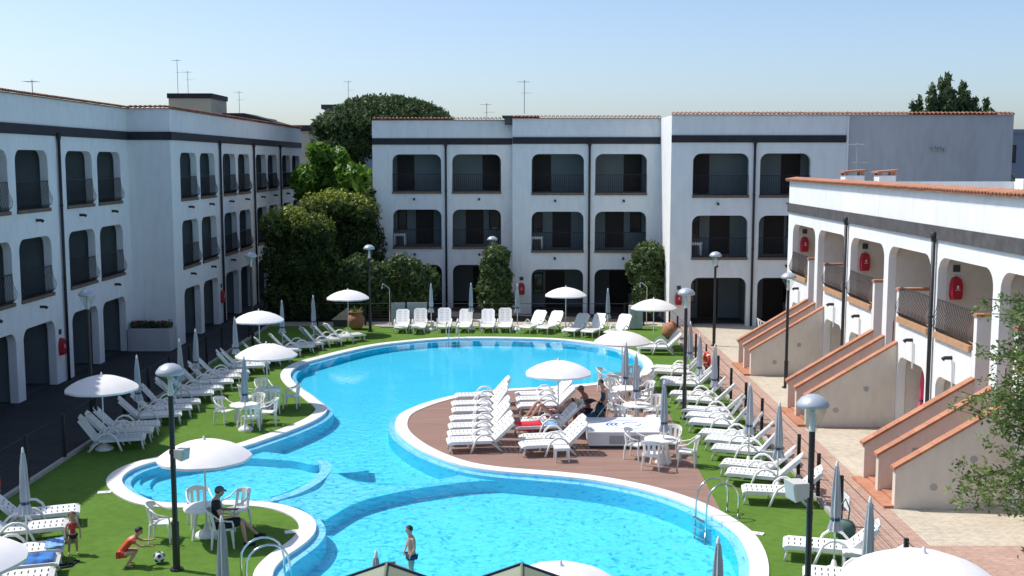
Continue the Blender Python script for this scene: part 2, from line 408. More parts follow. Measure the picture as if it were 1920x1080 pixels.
# submerged shelf, steps and dividing walls (solid blocks standing on the pool floor)
def sub(px, z): return [G(x, y, z) for x, y in px]
def block(name, px, z, m='pool_floor', k=4, closed=True):
    P = catmull(sub(px, z), k) if k > 1 else [Vector(p) for p in sub(px, z)]
    a = sum(P[i - 1].x * P[i].y - P[i].x * P[i - 1].y for i in range(len(P)))
    if a < 0: P.reverse()
    o = fill(name, P, [], z, m); mb = MB(); ring(mb, P, z, P, DEPTH - .02)
    w = mb.obj(name + '_side', 'pool_side'); setting(o); setting(w)
def strip(name, px, z, w, m='ledge'):
    q_ = sub(px, z); q_ = [tuple(2 * Vector(q_[0]) - Vector(q_[1]))] + q_ + [tuple(2 * Vector(q_[-1]) - Vector(q_[-2]))]
    P = catmull(q_, 6)[6:-11]
    n = len(P); A = []; B = []
    for i in range(n):
        t = (P[min(i + 1, n - 1)] - P[max(i - 1, 0)]).normalized(); q = Vector((-t.y, t.x)) * w / 2
        A.append(P[i] + q); B.append(P[i] - q)
    poly = A + B[::-1]
    mb = MB(); mb.prism([(p.x, p.y) for p in poly], DEPTH - .02, z)
    setting(mb.obj(name, m))
block('pool_shelf', [(607, 975), (665, 943), (743, 922), (838, 907), (900, 901), (963, 900), (1040, 903), (1110, 909), (1130, 890), (1000, 870), (930, 876), (850, 893), (775, 909), (700, 906), (655, 899), (625, 884), (615, 892), (600, 915), (565, 930), (520, 942), (560, 952), (590, 968)], -.19, 'pool_shelf')
strip('pool_trim', [(607, 976), (665, 943.5), (743, 922.5), (838, 907.5), (900, 901.5), (963, 900.5), (1040, 903.5)], -.183, .07, 'pool_side')
strip('pool_trim', [(625, 884), (655, 899), (700, 906), (775, 909), (850, 904)], -.184, .06, 'pool_side')
# paddling corner on the left: raised floor, two entry steps and the low wall that closes it
block('paddling_floor', [(300, 862), (255, 878), (232, 894), (234, 908), (252, 922), (285, 935), (330, 942), (420, 938), (480, 938), (530, 925), (580, 903), (603, 885), (600, 872), (560, 862), (500, 852), (440, 846), (370, 852)], -.45)
block('paddling_step', [(330, 851), (262, 870), (236, 890), (236, 908), (256, 922), (285, 932), (268, 915), (262, 902), (280, 886), (320, 872), (380, 862), (440, 858), (520, 862), (560, 866), (585, 872), (600, 868), (560, 856), (480, 846), (400, 846)], -.22)
block('paddling_step', [(330, 851), (248, 873), (232, 892), (234, 908), (252, 922), (285, 935), (300, 938), (285, 920), (282, 906), (300, 890), (335, 876), (390, 866), (440, 862), (440, 856), (390, 853)], -.33)
strip('paddling_wall', [(468, 945), (520, 934), (560, 920), (592, 902), (608, 886), (612, 872), (600, 862)], -.17, .30)
block('pool_bench', [(617, 876), (645, 871), (690, 866), (692, 882), (655, 886), (620, 888)], -.18, k=1)

# ------------------------------------------------------------------ pavements on the right, far side and left
mb = MB(); mb.add([(7.62, 12, 0), (9.15, 12, 0), (9.15, 58.6, 0), (7.62, 58.6, 0)], [(0, 1, 2, 3)])
setting(mb.obj('brick_path', 'pave_red'))
mb = MB()
for y0, y1 in ((12, 24.2), (27.2, 29.5), (35.2, 38.2), (44.0, 46.6)):
    mb.add([(9.15, y0, 0), (14.5, y0, 0), (14.5, y1, 0), (9.15, y1, 0)], [(0, 1, 2, 3)])
setting(mb.obj('brick_path_branch', 'pave_red'))
mb = MB()
for y0, y1 in ((24.2, 27.2), (29.5, 35.2), (38.2, 44.0), (46.6, 58.6)):
    mb.add([(9.15, y0, 0), (14.5, y0, 0), (14.5, y1, 0), (9.15, y1, 0)], [(0, 1, 2, 3)])
setting(mb.obj('sett_path', 'pave_cream'))
mb = MB(); mb.add([(-13, 57.6, -.006), (7.6, 57.6, -.006), (7.6, 59.2, -.006), (-13, 59.2, -.006)], [(0, 1, 2, 3)])
setting(mb.obj('terrace_path', 'pave_cream'))
mb = MB(); mb.add([(-18, 12, -.004), (-13.0, 12, -.004), (-13.0, 84, -.004), (-18, 84, -.004)], [(0, 1, 2, 3)]); mb.add([(-13, 59.2, -.004), (7.6, 59.2, -.004), (7.6, 84, -.004), (-13, 84, -.004)], [(0, 1, 2, 3)])
setting(mb.obj('courtyard_path', 'pave_dark'))  # far sheet: shade of the back building put into the paving colour
mb = MB(); mb.bx(7.5, 7.62, 12, 58.2, -.05, .10); mb.bx(-13.06, -12.94, 12, 58.2, -.05, .10)
setting(mb.obj('kerb', 'kerb'))

# ------------------------------------------------------------------ facade builder
def opening(u0, u1, v0, v1, r=.42, k=6):
    P = [(u0, v0), (u1, v0)]
    for i in range(k + 1):
        a = math.pi / 2 * i / k; P.append((u1 - r + r * math.cos(a), v1 - r + r * math.sin(a)))
    for i in range(k + 1):
        a = math.pi / 2 + math.pi / 2 * i / k; P.append((u0 + r + r * math.cos(a), v1 - r + r * math.sin(a)))
    return P
def facade(cells, O, U, N, t=.30):
    """cells: (u0,u1,v0,v1,[hole polygons]) -> wall face with holes and their reveals; O origin, U along, N outwards"""
    O, U, N = Vector(O), Vector(U), Vector(N); Z = Vector((0, 0, 1)); mb = MB()
    for u0, u1, v0, v1, holes in cells:
        loops = [[Vector((u0, v0, 0)), Vector((u1, v0, 0)), Vector((u1, v1, 0)), Vector((u0, v1, 0))]] + [[Vector((a, b, 0)) for a, b in h] for h in holes]
        vs = [v for lp in loops for v in lp]; w = [O + U * v.x + Z * v.y for v in vs]; fs = []
        for a, b, c in tessellate_polygon(loops):
            n = (w[b] - w[a]).cross(w[c] - w[a])
            fs.append((a, b, c) if n.dot(N) > 0 else (a, c, b))
        mb.add(w, fs)
        for h in holes:
            q = [O + U * a + Z * b for a, b in h]; k = len(q)
            mb.add(q + [p - N * t for p in q], [(i, i + k, (i + 1) % k + k, (i + 1) % k) for i in range(k)])
    return mb
def loggia(O, U, N, u0, u1, v0, v1, t, d, skip=()):
    O, U, N = Vector(O), Vector(U), Vector(N); Z = Vector((0, 0, 1)); mb = MB()
    c = [O + U * u + Z * v - N * e for e in (t, d) for u, v in ((u0, v0), (u1, v0), (u1, v1), (u0, v1))]
    F_ = dict(back=(4, 5, 6, 7), floor=(0, 1, 5, 4), end=(1, 2, 6, 5), top=(2, 3, 7, 6), start=(3, 0, 4, 7))
    mb.add(c, [f for k, f in F_.items() if k not in skip])
    return mb
def slab(O, U, N, u0, u1, v0, v1, n0, n1, mb=None, mi=0):     # block given along / up / outwards
    O, U, N = Vector(O), Vector(U), Vector(N); Z = Vector((0, 0, 1)); mb = mb or MB()
    vs = [O + U * u + Z * v + N * e for u in (u0, u1) for v in (v0, v1) for e in (n0, n1)]
    return mb.add(vs, [(0, 1, 3, 2), (4, 6, 7, 5), (0, 4, 5, 1), (2, 3, 7, 6), (0, 2, 6, 4), (1, 5, 7, 3)], mi)
_rail = {}
def railing(O, U, N, u0, u1, v0, parent, m='shade_iron', h=.98, belly=.16):
    key = (round(u1 - u0, 2), m)
    if key not in _rail:
        mb = MB(); w = u1 - u0; n = max(4, int(w / .115))
        for i in range(n + 1):
            x = w * i / n
            mb.tube([(x, 0, 0), (x, -belly * .8, .14), (x, -belly, .32), (x, -belly * .25, .62), (x, 0, h)], .010, 4, cap=False)
        mb.box((w / 2, 0, h), (w, .045, .03)); mb.box((w / 2, 0, .02), (w, .035, .025))
        _rail[key] = mb.mesh('railing', m)
    O, U, N = Vector(O), Vector(U), Vector(N)
    if U.cross(-N).z < 0: U = -U; u0 = -u1
    o = link('railing', _rail[key], parent, O + U * u0 + Vector((0, 0, v0)) + N * -.02)
    o.matrix_local = Matrix(((U.x, -N.x, 0, o.location.x), (U.y, -N.y, 0, o.location.y), (0, 0, 1, o.location.z), (0, 0, 0, 1)))
    return o
def tile_mesh():
    mb = MB(); n = 7; vs = []; L = .46; r = .088; t = .016
    for y in (0, L):
        for rr in (r, r - t):
            for k in range(n + 1):
                a = math.pi * k / n; vs.append((rr * math.cos(a), y, rr * math.sin(a) + y * .16))
    q = n + 1; fs = []
    for k in range(n):
        fs += [(k, k + 1, 2 * q + k + 1, 2 * q + k), (q + k + 1, q + k, 3 * q + k, 3 * q + k + 1), (k + 1, k, q + k, q + k + 1)]
    return mb.add(vs, fs).mesh('roof_tile', 'roof_clay', False)
TILE = tile_mesh()
TILE_R = TILE.copy(); TILE_R.materials.clear(); TILE_R.materials.append(M['terracotta'])
def tile_row(O, U, N, u0, u1, z, parent, me=TILE, pitch=.215, over=.14):
    """edge course of curved roof tiles, each one an object, with the hollow under-tiles behind it in one strip"""
    O, U, N = Vector(O), Vector(U), Vector(N); n = int((u1 - u0) / pitch)
    for i in range(n):
        u = u0 + (i + .5) * (u1 - u0) / n; p = O + U * u + N * (over + rnd.uniform(-.012, .012)) + Vector((0, 0, z + rnd.uniform(-.006, .006)))
        o = link('roof_tile', me, parent)
        X, Y = U, -N
        if X.cross(Y).z < 0: X = -X
        o.matrix_local = Matrix(((X.x, Y.x, 0, p.x), (X.y, Y.y, 0, p.y), (0, 0, 1, p.z), (0, 0, 0, 1)))
    mb = slab(O, U, N, u0, u1, z - .035, z - .004, -.34, over - .05)
    mb.obj('tile_bed', 'roof_clay' if me is TILE else 'terracotta', parent)
_door = {}
def fixture(name, O, U, N, u0, u1, v0, v1, d, parent, m, proud=.05):
    return slab(O, U, N, u0, u1, v0, v1, -d + .001, -d + proud).obj(name, m, parent)
def downpipe(O, U, N, u, z0, z1, parent, m='pipe'):
    O, U, N = Vector(O), Vector(U), Vector(N); mb = MB(); p = O + U * u + N * .09
    mb.tube([p + Vector((0, 0, z0)), p + Vector((0, 0, z1 - .28))], .062, 8)
    mb.tube([p + Vector((0, 0, z1 - .30)), p + Vector((0, 0, z1 - .02))], [.065, .13], 8)
    for z in (z0 + 1.2, z0 + 4, z0 + 6.8):
        if z < z1 - .6: mb.tube([p + Vector((0, 0, z)), p + Vector((0, 0, z + .05))], .075, 8)
    mb.obj('downpipe', m, parent, True)
_spout = {}
def spout(O, U, N, u, v, parent):
    O, U, N = Vector(O), Vector(U), Vector(N); p = O + U * u + Vector((0, 0, v))
    mb = MB(); mb.tube([p, p + N * .20, p + N * .26 + Vector((0, 0, -.05))], [.055, .055, .065], 7)
    mb.obj('drain_spout', 'pipe', parent, True)

LV = [(-.2, 3.0, -.08, 2.52), (3.0, 6.1, 3.48, 5.74), (6.1, 9.46, 6.68, 8.92)]          # cell v0,v1, opening v0,v1 of each storey
def bay(parent, O, U, N, u0, u1, side, stuccoM='stucco', d=1.75, door=True):
    """the loggias of one vertical bay: reveal is in the wall; here floor/back walls, doors, railing, sill, spout"""
    w = u1 - u0
    for k, (c0, c1, v0, v1) in enumerate(LV):
        lo = v0 + (.13 if k else 0)
        dk = d if k else d + 1.4
        loggia(O, U, N, u0 - .24, u1 + .24, v0, v1 + .04, .30, dk).obj('loggia', 'stucco_shaded', parent)
        if k == 2:
            a, b = (u0 + .12, u0 + 1.12) if side < 0 else (u1 - 1.12, u1 - .12)
            fixture('door', O, U, N, a, b, lo + .02, lo + 2.05, d, parent, 'door_wood')
        elif k == 1:
            a = u0 + w * .42 if side < 0 else u0 + w * .25
            fixture('door', O, U, N, a, a + 1.05, lo + .02, lo + 2.05, d, parent, 'door_wood')
            a, b = (u0 + .10, u0 + .66) if side < 0 else (u1 - .74, u1 - .1)
            fw = fixture('window', O, U, N, a, b, lo + .85, lo + 2.0, d, parent, 'door_wood', .03)
            slab(O, U, N, a + .06, b - .06, lo + .91, lo + 1.94, -d + .032, -d + .04).obj('pane', 'glass_dark', fw)
        else:
            a = u0 + w * (.30 if side < 0 else .38)
            fixture('door', O, U, N, a, a + 1.1, lo + .1, lo + 2.2, dk, parent, 'door_wood')
            a, b = (u0 + .15, u0 + .7) if side < 0 else (u1 - .7, u1 - .15)
            fw = fixture('window', O, U, N, a, b, lo + .9, lo + 2.1, dk, parent, 'door_wood', .03)
            slab(O, U, N, a + .06, b - .06, lo + .96, lo + 2.04, -dk + .032, -dk + .04).obj('pane', 'glass_dark', fw)
        if k:
            slab(O, U, N, u0 - .02, u1 + .02, v0 - .03, v0 + .10, -.32, .07).obj('sill', 'sill_stone', parent)
            railing(O, U, N, u0 + .02, u1 - .02, v0 + .12, parent)
            spout(O, U, N, (u0 + u1) / 2 + .15 * side, v0 - .32, parent)
def cells_for(bays, U0, U1, top, splits):
    cs = []
    for (a, b), (u0, u1) in zip(splits, bays):
        for c0, c1, v0, v1 in LV: cs.append((a, b, c0, c1, [opening(u0, u1, v0, v1)]))
    a0, b0 = splits[0][0], splits[-1][1]
    for x0, x1 in ((U0, a0), (b0, U1)):
        if x1 - x0 > .01:
            for c0, c1, _, _ in LV: cs.append((x0, x1, c0, c1, []))
    cs.append((U0, U1, 9.46, top, []))
    return cs
def splits_of(bays, U0, U1):
    out = []
    for i, (u0, u1) in enumerate(bays):
        a = (bays[i - 1][1] + u0) / 2 if i else max(U0, u0 - .5)
        b = (u1 + bays[i + 1][0]) / 2 if i < len(bays) - 1 else min(U1, u1 + .5)
        out.append((a, b))
    return out
TOP = 10.86
def wing(parent, O, U, N, U0, U1, bays, pipes, depth=10, sides=None, band_to=None, stuccoM='stucco'):
    facade(cells_for(bays, U0, U1, TOP, splits_of(bays, U0, U1)), O, U, N).obj('wall', stuccoM, parent)
    for i, (u0, u1) in enumerate(bays): bay(parent, O, U, N, u0, u1, (sides[i] if sides else (-1 if i % 2 == 0 else 1)), stuccoM)
    slab(O, U, N, U0 + (.0), (band_to or U1), 9.47, 9.84, -.05, .06).obj('fascia', 'fascia', parent)
    for u in pipes: downpipe(O, U, N, u, 0, 9.60, parent)
    Ov, Uv, Nv = Vector(O), Vector(U), Vector(N); mb = MB()
    c = [Ov + Uv * u - Nv * d + Vector((0, 0, z)) for d in (0, depth) for z in (-.2, TOP) for u in (U0, U1)]
    mb.add(c, [(4, 5, 7, 6), (0, 2, 6, 4), (1, 5, 7, 3)])            # back and the two end walls
    mb.obj('side_wall', stuccoM, parent)
    slab(O, U, N, U0 + .02, U1 - .02, TOP - .25, TOP - .05, -depth + .02, -.02).obj('roof', 'roof_clay', parent)
    tile_row(O, U, N, U0, U1, TOP + .03, parent)

# ------------------------------------------------------------------ left apartment building
AW = 2.75
Lb = thing('apartment_building', 'shaded white three-storey block with arched balconies along the left side of the pool', 'building', (-17.7, 50.9, 0))
Lo = lambda x: (x + 17.7, -50.9, 0)                      # facade origins are local to the building
b1 = [(28.45, 31.2), (31.75, 34.5), (36.1, 38.85), (39.45, 42.2), (43.85, 46.6), (47.15, 49.9)]
wing(Lb, Lo(-17.7), (0, 1, 0), (1, 0, 0), 26.5, 50.9, b1, [35.4, 43.1])
b2 = [(52.25, 54.95), (55.5, 58.25), (59.8, 62.5), (63.05, 65.75), (67.35, 70.05), (70.55, 73.25), (74.8, 77.5), (78.1, 80.8)]
wing(Lb, Lo(-15.75), (0, 1, 0), (1, 0, 0), 50.9, 81.4, b2, [59.05, 66.6, 74.0])
slab(Lo(-17.7), (1, 0, 0), (0, -1, 0), 0.0, 1.95, 9.47, 9.84, -50.9, -50.84).obj('fascia', 'fascia', Lb)
tile_row((0, 0, 0), (1, 0, 0), (0, -1, 0), .0, 2.0, TOP + .035, Lb)

# ------------------------------------------------------------------ back apartment building (three stepped wings)
Bb = thing('apartment_building', 'white three-storey block with arched balconies closing the far end behind the pool', 'building', (0, 62, 0))
yl = lambda y: (0, y - 62, 0)
wing(Bb, yl(65), (1, 0, 0), (0, -1, 0), -8.46, -.36, [(-7.32, -4.49), (-3.86, -1.04)], [-4.22], 12)
wing(Bb, yl(62.3), (1, 0, 0), (0, -1, 0), -.36, 7.83, [(.70, 3.60), (4.22, 7.08)], [3.90], 12)
wing(Bb, yl(57.8), (1, 0, 0), (0, -1, 0), 7.80, 25.2, [(8.92, 11.80), (12.36, 14.95)], [12.06], 14, band_to=16.7)
mb = MB(); mb.tube([(16.78, -4.28, 4), (16.78, -4.28, 10.8)], .05, 6); mb.obj('conduit', 'white_metal', Bb)
mb = MB(); mb.tube([(-.34, 2.95, 0), (-.34, 2.95, 10.8)], .05, 6); mb.obj('conduit', 'white_metal', Bb)
slab(yl(57.8), (1, 0, 0), (0, -1, 0), 16.84, 25.19, -.1, 10.82, -.02, .012).obj('cement_wall', 'cement', Bb)
mb = MB()
for x, z in ((21.05, 9.25), (21.35, 9.25), (21.62, 9.2)): mb.box((x, -4.27, z), (.2, .1, .07)); mb.box((x + .08, -4.3, z - .1), (.05, .1, .24))
mb.obj('wall_bracket', 'panel_grey', Bb)
# roof hut with aerial foot
mb = MB(); mb.bx(-.8, 1.0, 1.6, 3.4, 10.6, 11.0); mb.bx(-.95, 1.15, 1.45, 3.5, 11.0, 11.07); mb.obj('roof_hut', 'fascia_weathered', Bb)

# ------------------------------------------------------------------ right low building with three outside stairs
RX = 12.1; RTOP = 7.62
Rb = thing('apartment_building', 'sunlit white two-storey block with terracotta-capped outside stairs on the right', 'building', (RX, 36.85, 0))
RO, RU, RN = (0, -36.85, 0), (0, 1, 0), (-1, 0, 0)
ZC = [45.5, 36.82, 28.25]
cells = []
cuts = [50.35] + [(ZC[i] + ZC[i + 1]) / 2 for i in range(2)] + [23.9]
for i, zc in enumerate(ZC):
    far = [(zc + .22, 1.0), (zc + 1.32, 1.0), (zc + 1.32, 3.48), (zc + 4.0, 3.48)] + opening(zc + .22, zc + 4.0, 0, 5.78, .5)[2:]
    near = [(zc - 4.0, 3.48), (zc - 1.32, 3.48), (zc - 1.32, 1.0), (zc - .22, 1.0)] + opening(zc - 4.0, zc - .22, 0, 5.78, .5)[2:]
    gf = opening(zc + 1.5, zc + 3.85, -.08, 2.36, .4); gn = opening(zc - 3.85, zc - 1.5, -.08, 2.36, .4)
    cells.append((zc, cuts[i], -.2, 6.26, [far, gf])); cells.append((cuts[i + 1], zc, -.2, 6.26, [near, gn]))
    for a, b, hz in ((zc + .22, zc + 4.0, 1), (zc - 4.0, zc - .22, -1)):
        loggia(RO, RU, RN, a, b, 3.3, 5.8, .25, 2.6, ('floor',)).obj('loggia', 'stucco_warm', Rb)
        r0, r1 = (a + 1.2, b) if hz > 0 else (a, b - 1.2)
        slab(RO, RU, RN, r0 - .02, r1 + .02, 3.42, 3.60, -.27, .08).obj('sill', 'sill_tile', Rb)
        railing(RO, RU, RN, r0 + .03, r1 - .03, 3.62, Rb, 'iron_grey', .92)
        loggia(RO, RU, RN, r0 + .05, r1 - .05, -.08, 2.4, .25, 2.3).obj('loggia', 'stucco_warm', Rb)
        spout(RO, RU, RN, (r0 + r1) / 2, 3.05, Rb)
        mb = MB(); mb.tube([(-.05, (r0 + r1) / 2 - 36.85 - .2, 3.0), (-.05, (r0 + r1) / 2 - 36.85 - .2, 2.2)], .03, 5); mb.obj('drain_pipe', 'white_metal', Rb)
        fixture('door', RO, RU, RN, (r0 + r1) / 2 - .55, (r0 + r1) / 2 + .55, .02, 2.1, 2.3, Rb, 'door_wood')
        loggia(RO, RU, RN, min(zc + hz * .22, zc + hz * 1.14), max(zc + hz * .22, zc + hz * 1.14), .0, 3.3, .22, 1.9, ('top',)).obj('loggia', 'stucco_warm', Rb)
        slab(RO, RU, RN, r0, r1, 3.2, 3.32, -2.6, -.25).obj('loggia_floor', 'sill_tile', Rb)
        slab(RO, RU, RN, min(zc + hz * .22, zc + hz * 1.12), max(zc + hz * .22, zc + hz * 1.12), 3.2, 3.32, -2.6, -1.9).obj('loggia_floor', 'sill_tile', Rb)
        # stair shaft inside the loggia: side wall with a terracotta cap and the upper steps
        e = zc + hz * 1.22
        slab(RO, RU, RN, e - .1, e + .1, -.1, 4.42, -1.7, -.004).obj('stair_side_wall', 'stucco', Rb)
        slab(RO, RU, RN, e - .14, e + .14, 4.42, 4.50, -1.74, .03).obj('terracotta_cap', 'terracotta', Rb)
    # stairs outside: three parapets, two flights, caps following the slope
    for k, off in enumerate((1.2, .02, -1.28)):
        x0, x1 = -2.85, -.006; y = zc + off - 36.85
        mb = MB(); vs = [(x, y + s, z) for s in (-.1, .1) for x, z in ((x0, -.1), (x1, -.1), (x1, 2.72), (x0, 1.0))]
        mb.add(vs, [(0, 1, 2, 3), (7, 6, 5, 4), (0, 4, 5, 1), (1, 5, 6, 2), (2, 6, 7, 3), (3, 7, 4, 0)])
        if k == 2:
            for dx, dz in ((-.95, 1.25), (-1.9, .55)):
                mb.tube([(dx, y - .1, dz), (dx, y - .112, dz)], .09, 10, 1)
        else:
            for dx, dz in ((-1.9, 1.15),): mb.box((dx, y - .103, dz), (.2, .012, .1), 0, 1)
        mb.obj('stair_parapet', ['stucco_beige', 'vent_grey'], Rb)
        mb = MB(); sl_ = (2.72 - 1.0) / (x1 - x0); a0 = x0 - .06
        nt = 9
        for q in range(nt):                                  # one slab after another up the slope
            xa = a0 + (x1 - a0) * q / nt + .004; xb = a0 + (x1 - a0) * (q + 1) / nt - .004; dz0 = .003 + rnd.uniform(0, .004)
            mb = MB(); vs = [(x, y + s, 1.0 + sl_ * (x - x0) + dz) for s in (-.14, .14) for x, dz in ((xa, dz0), (xb, dz0), (xb, dz0 + .07), (xa, dz0 + .07))]
            mb.add(vs, [(0, 1, 2, 3), (7, 6, 5, 4), (0, 4, 5, 1), (1, 5, 6, 2), (2, 6, 7, 3), (3, 7, 4, 0)]); mb.obj('cap_tile', 'terracotta', Rb)

    for f0, f1 in ((zc + .12, zc + 1.1), (zc - 1.18, zc - .08)):
        for s in range(18):
            x = -2.75 + s * .29
            mb = MB(); mb.bx(x, x + .3, f0 - 36.85, f1 - 36.85, max(-.05, s * .185 - .25), .12 + s * .185); mb.obj('stair_step', 'terracotta', Rb)
    mb = MB(); mb.bx(-3.1, -2.76, zc - 1.36 - 36.85, zc + 1.3 - 36.85, -.05, .07); mb.obj('stair_step', 'terracotta', Rb)
    mb = MB(); mb.bx(.04, 1.8, zc - .2 - 36.85, zc + .2 - 36.85, -.1, 3.3); mb.obj('stair_pier', 'stucco', Rb)
cells.append((23.9, 50.35, 6.26, RTOP, []))
facade(cells, RO, RU, RN, .25).obj('wall', 'stucco', Rb)
slab(RO, RU, RN, 23.9, 50.36, 6.27, 6.66, -.05, .07).obj('fascia', 'fascia_weathered', Rb)
for u in (41.2, 32.45): downpipe(RO, RU, RN, u, 0, 6.5, Rb)
mb = MB(); mb.add([(0, 13.5, -.2), (10, 13.5, -.2), (10, 13.5, RTOP), (0, 13.5, RTOP)], [(0, 1, 2, 3)])
mb.add([(0, -12.95, -.2), (10, -12.95, -.2), (10, -12.95, RTOP), (0, -12.95, RTOP)], [(0, 3, 2, 1)])
mb.add([(10, 13.5, -.2), (10, -12.95, -.2), (10, -12.95, RTOP), (10, 13.5, RTOP)], [(0, 1, 2, 3)]); mb.obj('side_wall', 'stucco', Rb)
mb = MB(); mb.bx(.3, 9.98, -12.93, 13.48, RTOP - .9, RTOP - .62); mb.obj('roof', 'cement', Rb)
mb = MB(); mb.bx(.02, .28, -12.9, 13.45, RTOP - .7, RTOP - .01); mb.obj('parapet', 'stucco', Rb)
tile_row(RO, RU, RN, 23.9, 50.4, RTOP + .05, Rb, TILE_R, .215, .2)
def chimney(x, y, w, label):
    t = thing('chimney', label, 'chimney', (x, y, RTOP - .62)); mb = MB(); mb.bx(-w / 2, w / 2, -.35, .35, 0, .92); mb.obj('stack', 'stucco', t)
    mb = MB(); mb.box((0, 0, 1.10), (w + .2, .85, .07), 0, 0, 0, R(-5)); mb.obj('cap', 'terracotta', t)
    mb = MB()
    for s in (-1, 1):
        for q in (-1, 1): mb.bx(s * (w / 2 - .06) - .05, s * (w / 2 - .06) + .05, q * .28 - .05, q * .28 + .05, .92, 1.09)
    mb.obj('cap_leg', 'terracotta', t)
    return t
chimney(14.05, 47.5, .8, 'left of two tile-capped chimneys on the low right roof')
chimney(15.35, 47.3, .7, 'right of two tile-capped chimneys on the low right roof')
t = thing('rooftop_unit', 'small white metal box on the low right roof near the frame edge', 'roof unit', (16.6, 36.3, RTOP - .62))
mb = MB(); mb.bx(-.5, .5, -.3, .3, .45, .95); mb.obj('cabinet', 'white_metal', t)
mb = MB()
for s in (-.4, .4): mb.bx(s - .04, s + .04, -.25, .25, 0, .12)
mb.obj('foot', 'panel_grey', t)

# ------------------------------------------------------------------ furniture builders
ORD = ['nearest', 'second', 'third', 'fourth', 'fifth', 'sixth', 'seventh', 'eighth', 'ninth', 'tenth', 'eleventh', 'twelfth', 'thirteenth', 'fourteenth',
       'fifteenth', 'sixteenth', 'seventeenth', 'eighteenth', 'nineteenth', 'twentieth', 'twenty-first', 'twenty-second']
def slotted(L, n, w=.335, taper=True, roll=True, t=.035):
    """moulded plastic panel: rows of two slots each, rolled foot edge or rounded head"""
    xs = []; p = L / n
    for i in range(n): xs += [i * p + (.0 if i == 0 else .013), (i + 1) * p - .013]
    xs[-1] = L
    ys = [-w, -w * .66, -w * .20, w * .20, w * .66, w]
    def pt(x, y, top):
        k = 1.0
        if taper:
            e = max(0, (x - L + .14) / .14); k = 1 - .30 * e * e
        z = 0
        if roll and x < .05: z = -.05 * (1 - x / .05) ** 2
        z += -.018 * abs(y) / w if False else 0
        z -= .012 * (1 - (y / w) ** 2)
        return (x, y * k, z if top else z - t)
    mb = MB(); nx, ny = len(xs), len(ys)
    vs = [pt(x, y, 1) for x in xs for y in ys] + [pt(x, y, 0) for x in xs for y in ys]; fs = []; o = nx * ny
    ix = lambda i, j: i * ny + j
    for i in range(nx - 1):
        for j in range(ny - 1):
            if i % 2 == 1 and j in (1, 3): continue            # the slot
            fs.append((ix(i, j), ix(i + 1, j), ix(i + 1, j + 1), ix(i, j + 1)))
            fs.append((o + ix(i, j), o + ix(i, j + 1), o + ix(i + 1, j + 1), o + ix(i + 1, j)))
    for i in range(nx - 1):
        for j, f in ((0, 1), (ny - 1, 0)):
            q = (ix(i, j), o + ix(i, j), o + ix(i + 1, j), ix(i + 1, j)); fs.append(q if f else q[::-1])
    for j in range(ny - 1):
        for i, f in ((0, 0), (nx - 1, 1)):
            q = (ix(i, j), o + ix(i, j), o + ix(i, j + 1), ix(i, j + 1)); fs.append(q if f else q[::-1])
    mb.add(vs, fs)
    for s in (-1, 1): mb.box((L / 2 - .02, s * w * .93, -t - .02), (L - .10, .04, .075))      # stiffening rail below
    return mb
def make_lounger():
    t = thing('sun_lounger', '', 'sun lounger')
    m = slotted(1.36, 11, taper=False)
    m.v = [(x, y, z + .37) for x, y, z in m.v]; m.obj('seat', 'plastic', t)
    m = slotted(.84, 6, roll=False); a = R(48); ca, sa = math.cos(a), math.sin(a)
    m.v = [(1.355 + x * ca - z * sa, y, .365 + x * sa + z * ca) for x, y, z in m.v]; m.obj('backrest', 'plastic', t)
    def leg(pts, r):
        q = MB(); q.tube(pts, r, 6); return q.mesh('leg', 'plastic', True)
    for s in (-1, 1):
        link('leg', leg([(.10, s * .24, .34), (.09, s * .26, .18), (.05, s * .28, 0)], [.034, .030, .034]), t)
        link('leg', leg([(1.22, s * .26, .34), (1.42, s * .28, .20), (1.60, s * .29, .0)], [.040, .036, .05]), t)
        q = MB(); q.tube([(.66, s * .37, 0), (.74, s * .37, .22), (.84, s * .37, .44), (.97, s * .37, .545), (1.12, s * .37, .56), (1.25, s * .37, .50), (1.36, s * .365, .38), (1.42, s * .33, .28)], [.036, .033, .033, .033, .033, .033, .033, .036], 6)
        q.obj('armrest', 'plastic', t, True)
    return t
LOUNGER = make_lounger(); _first = {}
def vary(o):                                            # each back rests in its own notch
    a = R(rnd.choice((-7, -3, 0, 0, 2, 4)) + rnd.uniform(-1, 1)); p = Vector((1.355, 0, .365))
    for c in o.children:
        if c.name.startswith('backrest'): c.matrix_local = Matrix.Translation(p) @ Matrix.Rotation(a, 4, 'Y') @ Matrix.Translation(-p)
    return o
def put(proto, x, y, rz, label, group=None, z=0, sc=None):
    """first use moves the prototype itself, then copies of it"""
    k = proto.name
    if k not in _first:
        _first[k] = proto; o = proto; o.location = (x, y, z); o.rotation_euler = (0, 0, rz); o['label'] = label
        if group: o['group'] = group
        return o
    o = dup(proto, (x, y, z), rz + (R(rnd.uniform(-2, 2)) if proto is LOUNGER else 0), label, group, sc)
    return vary(o) if proto is LOUNGER and not (sc or z) else o

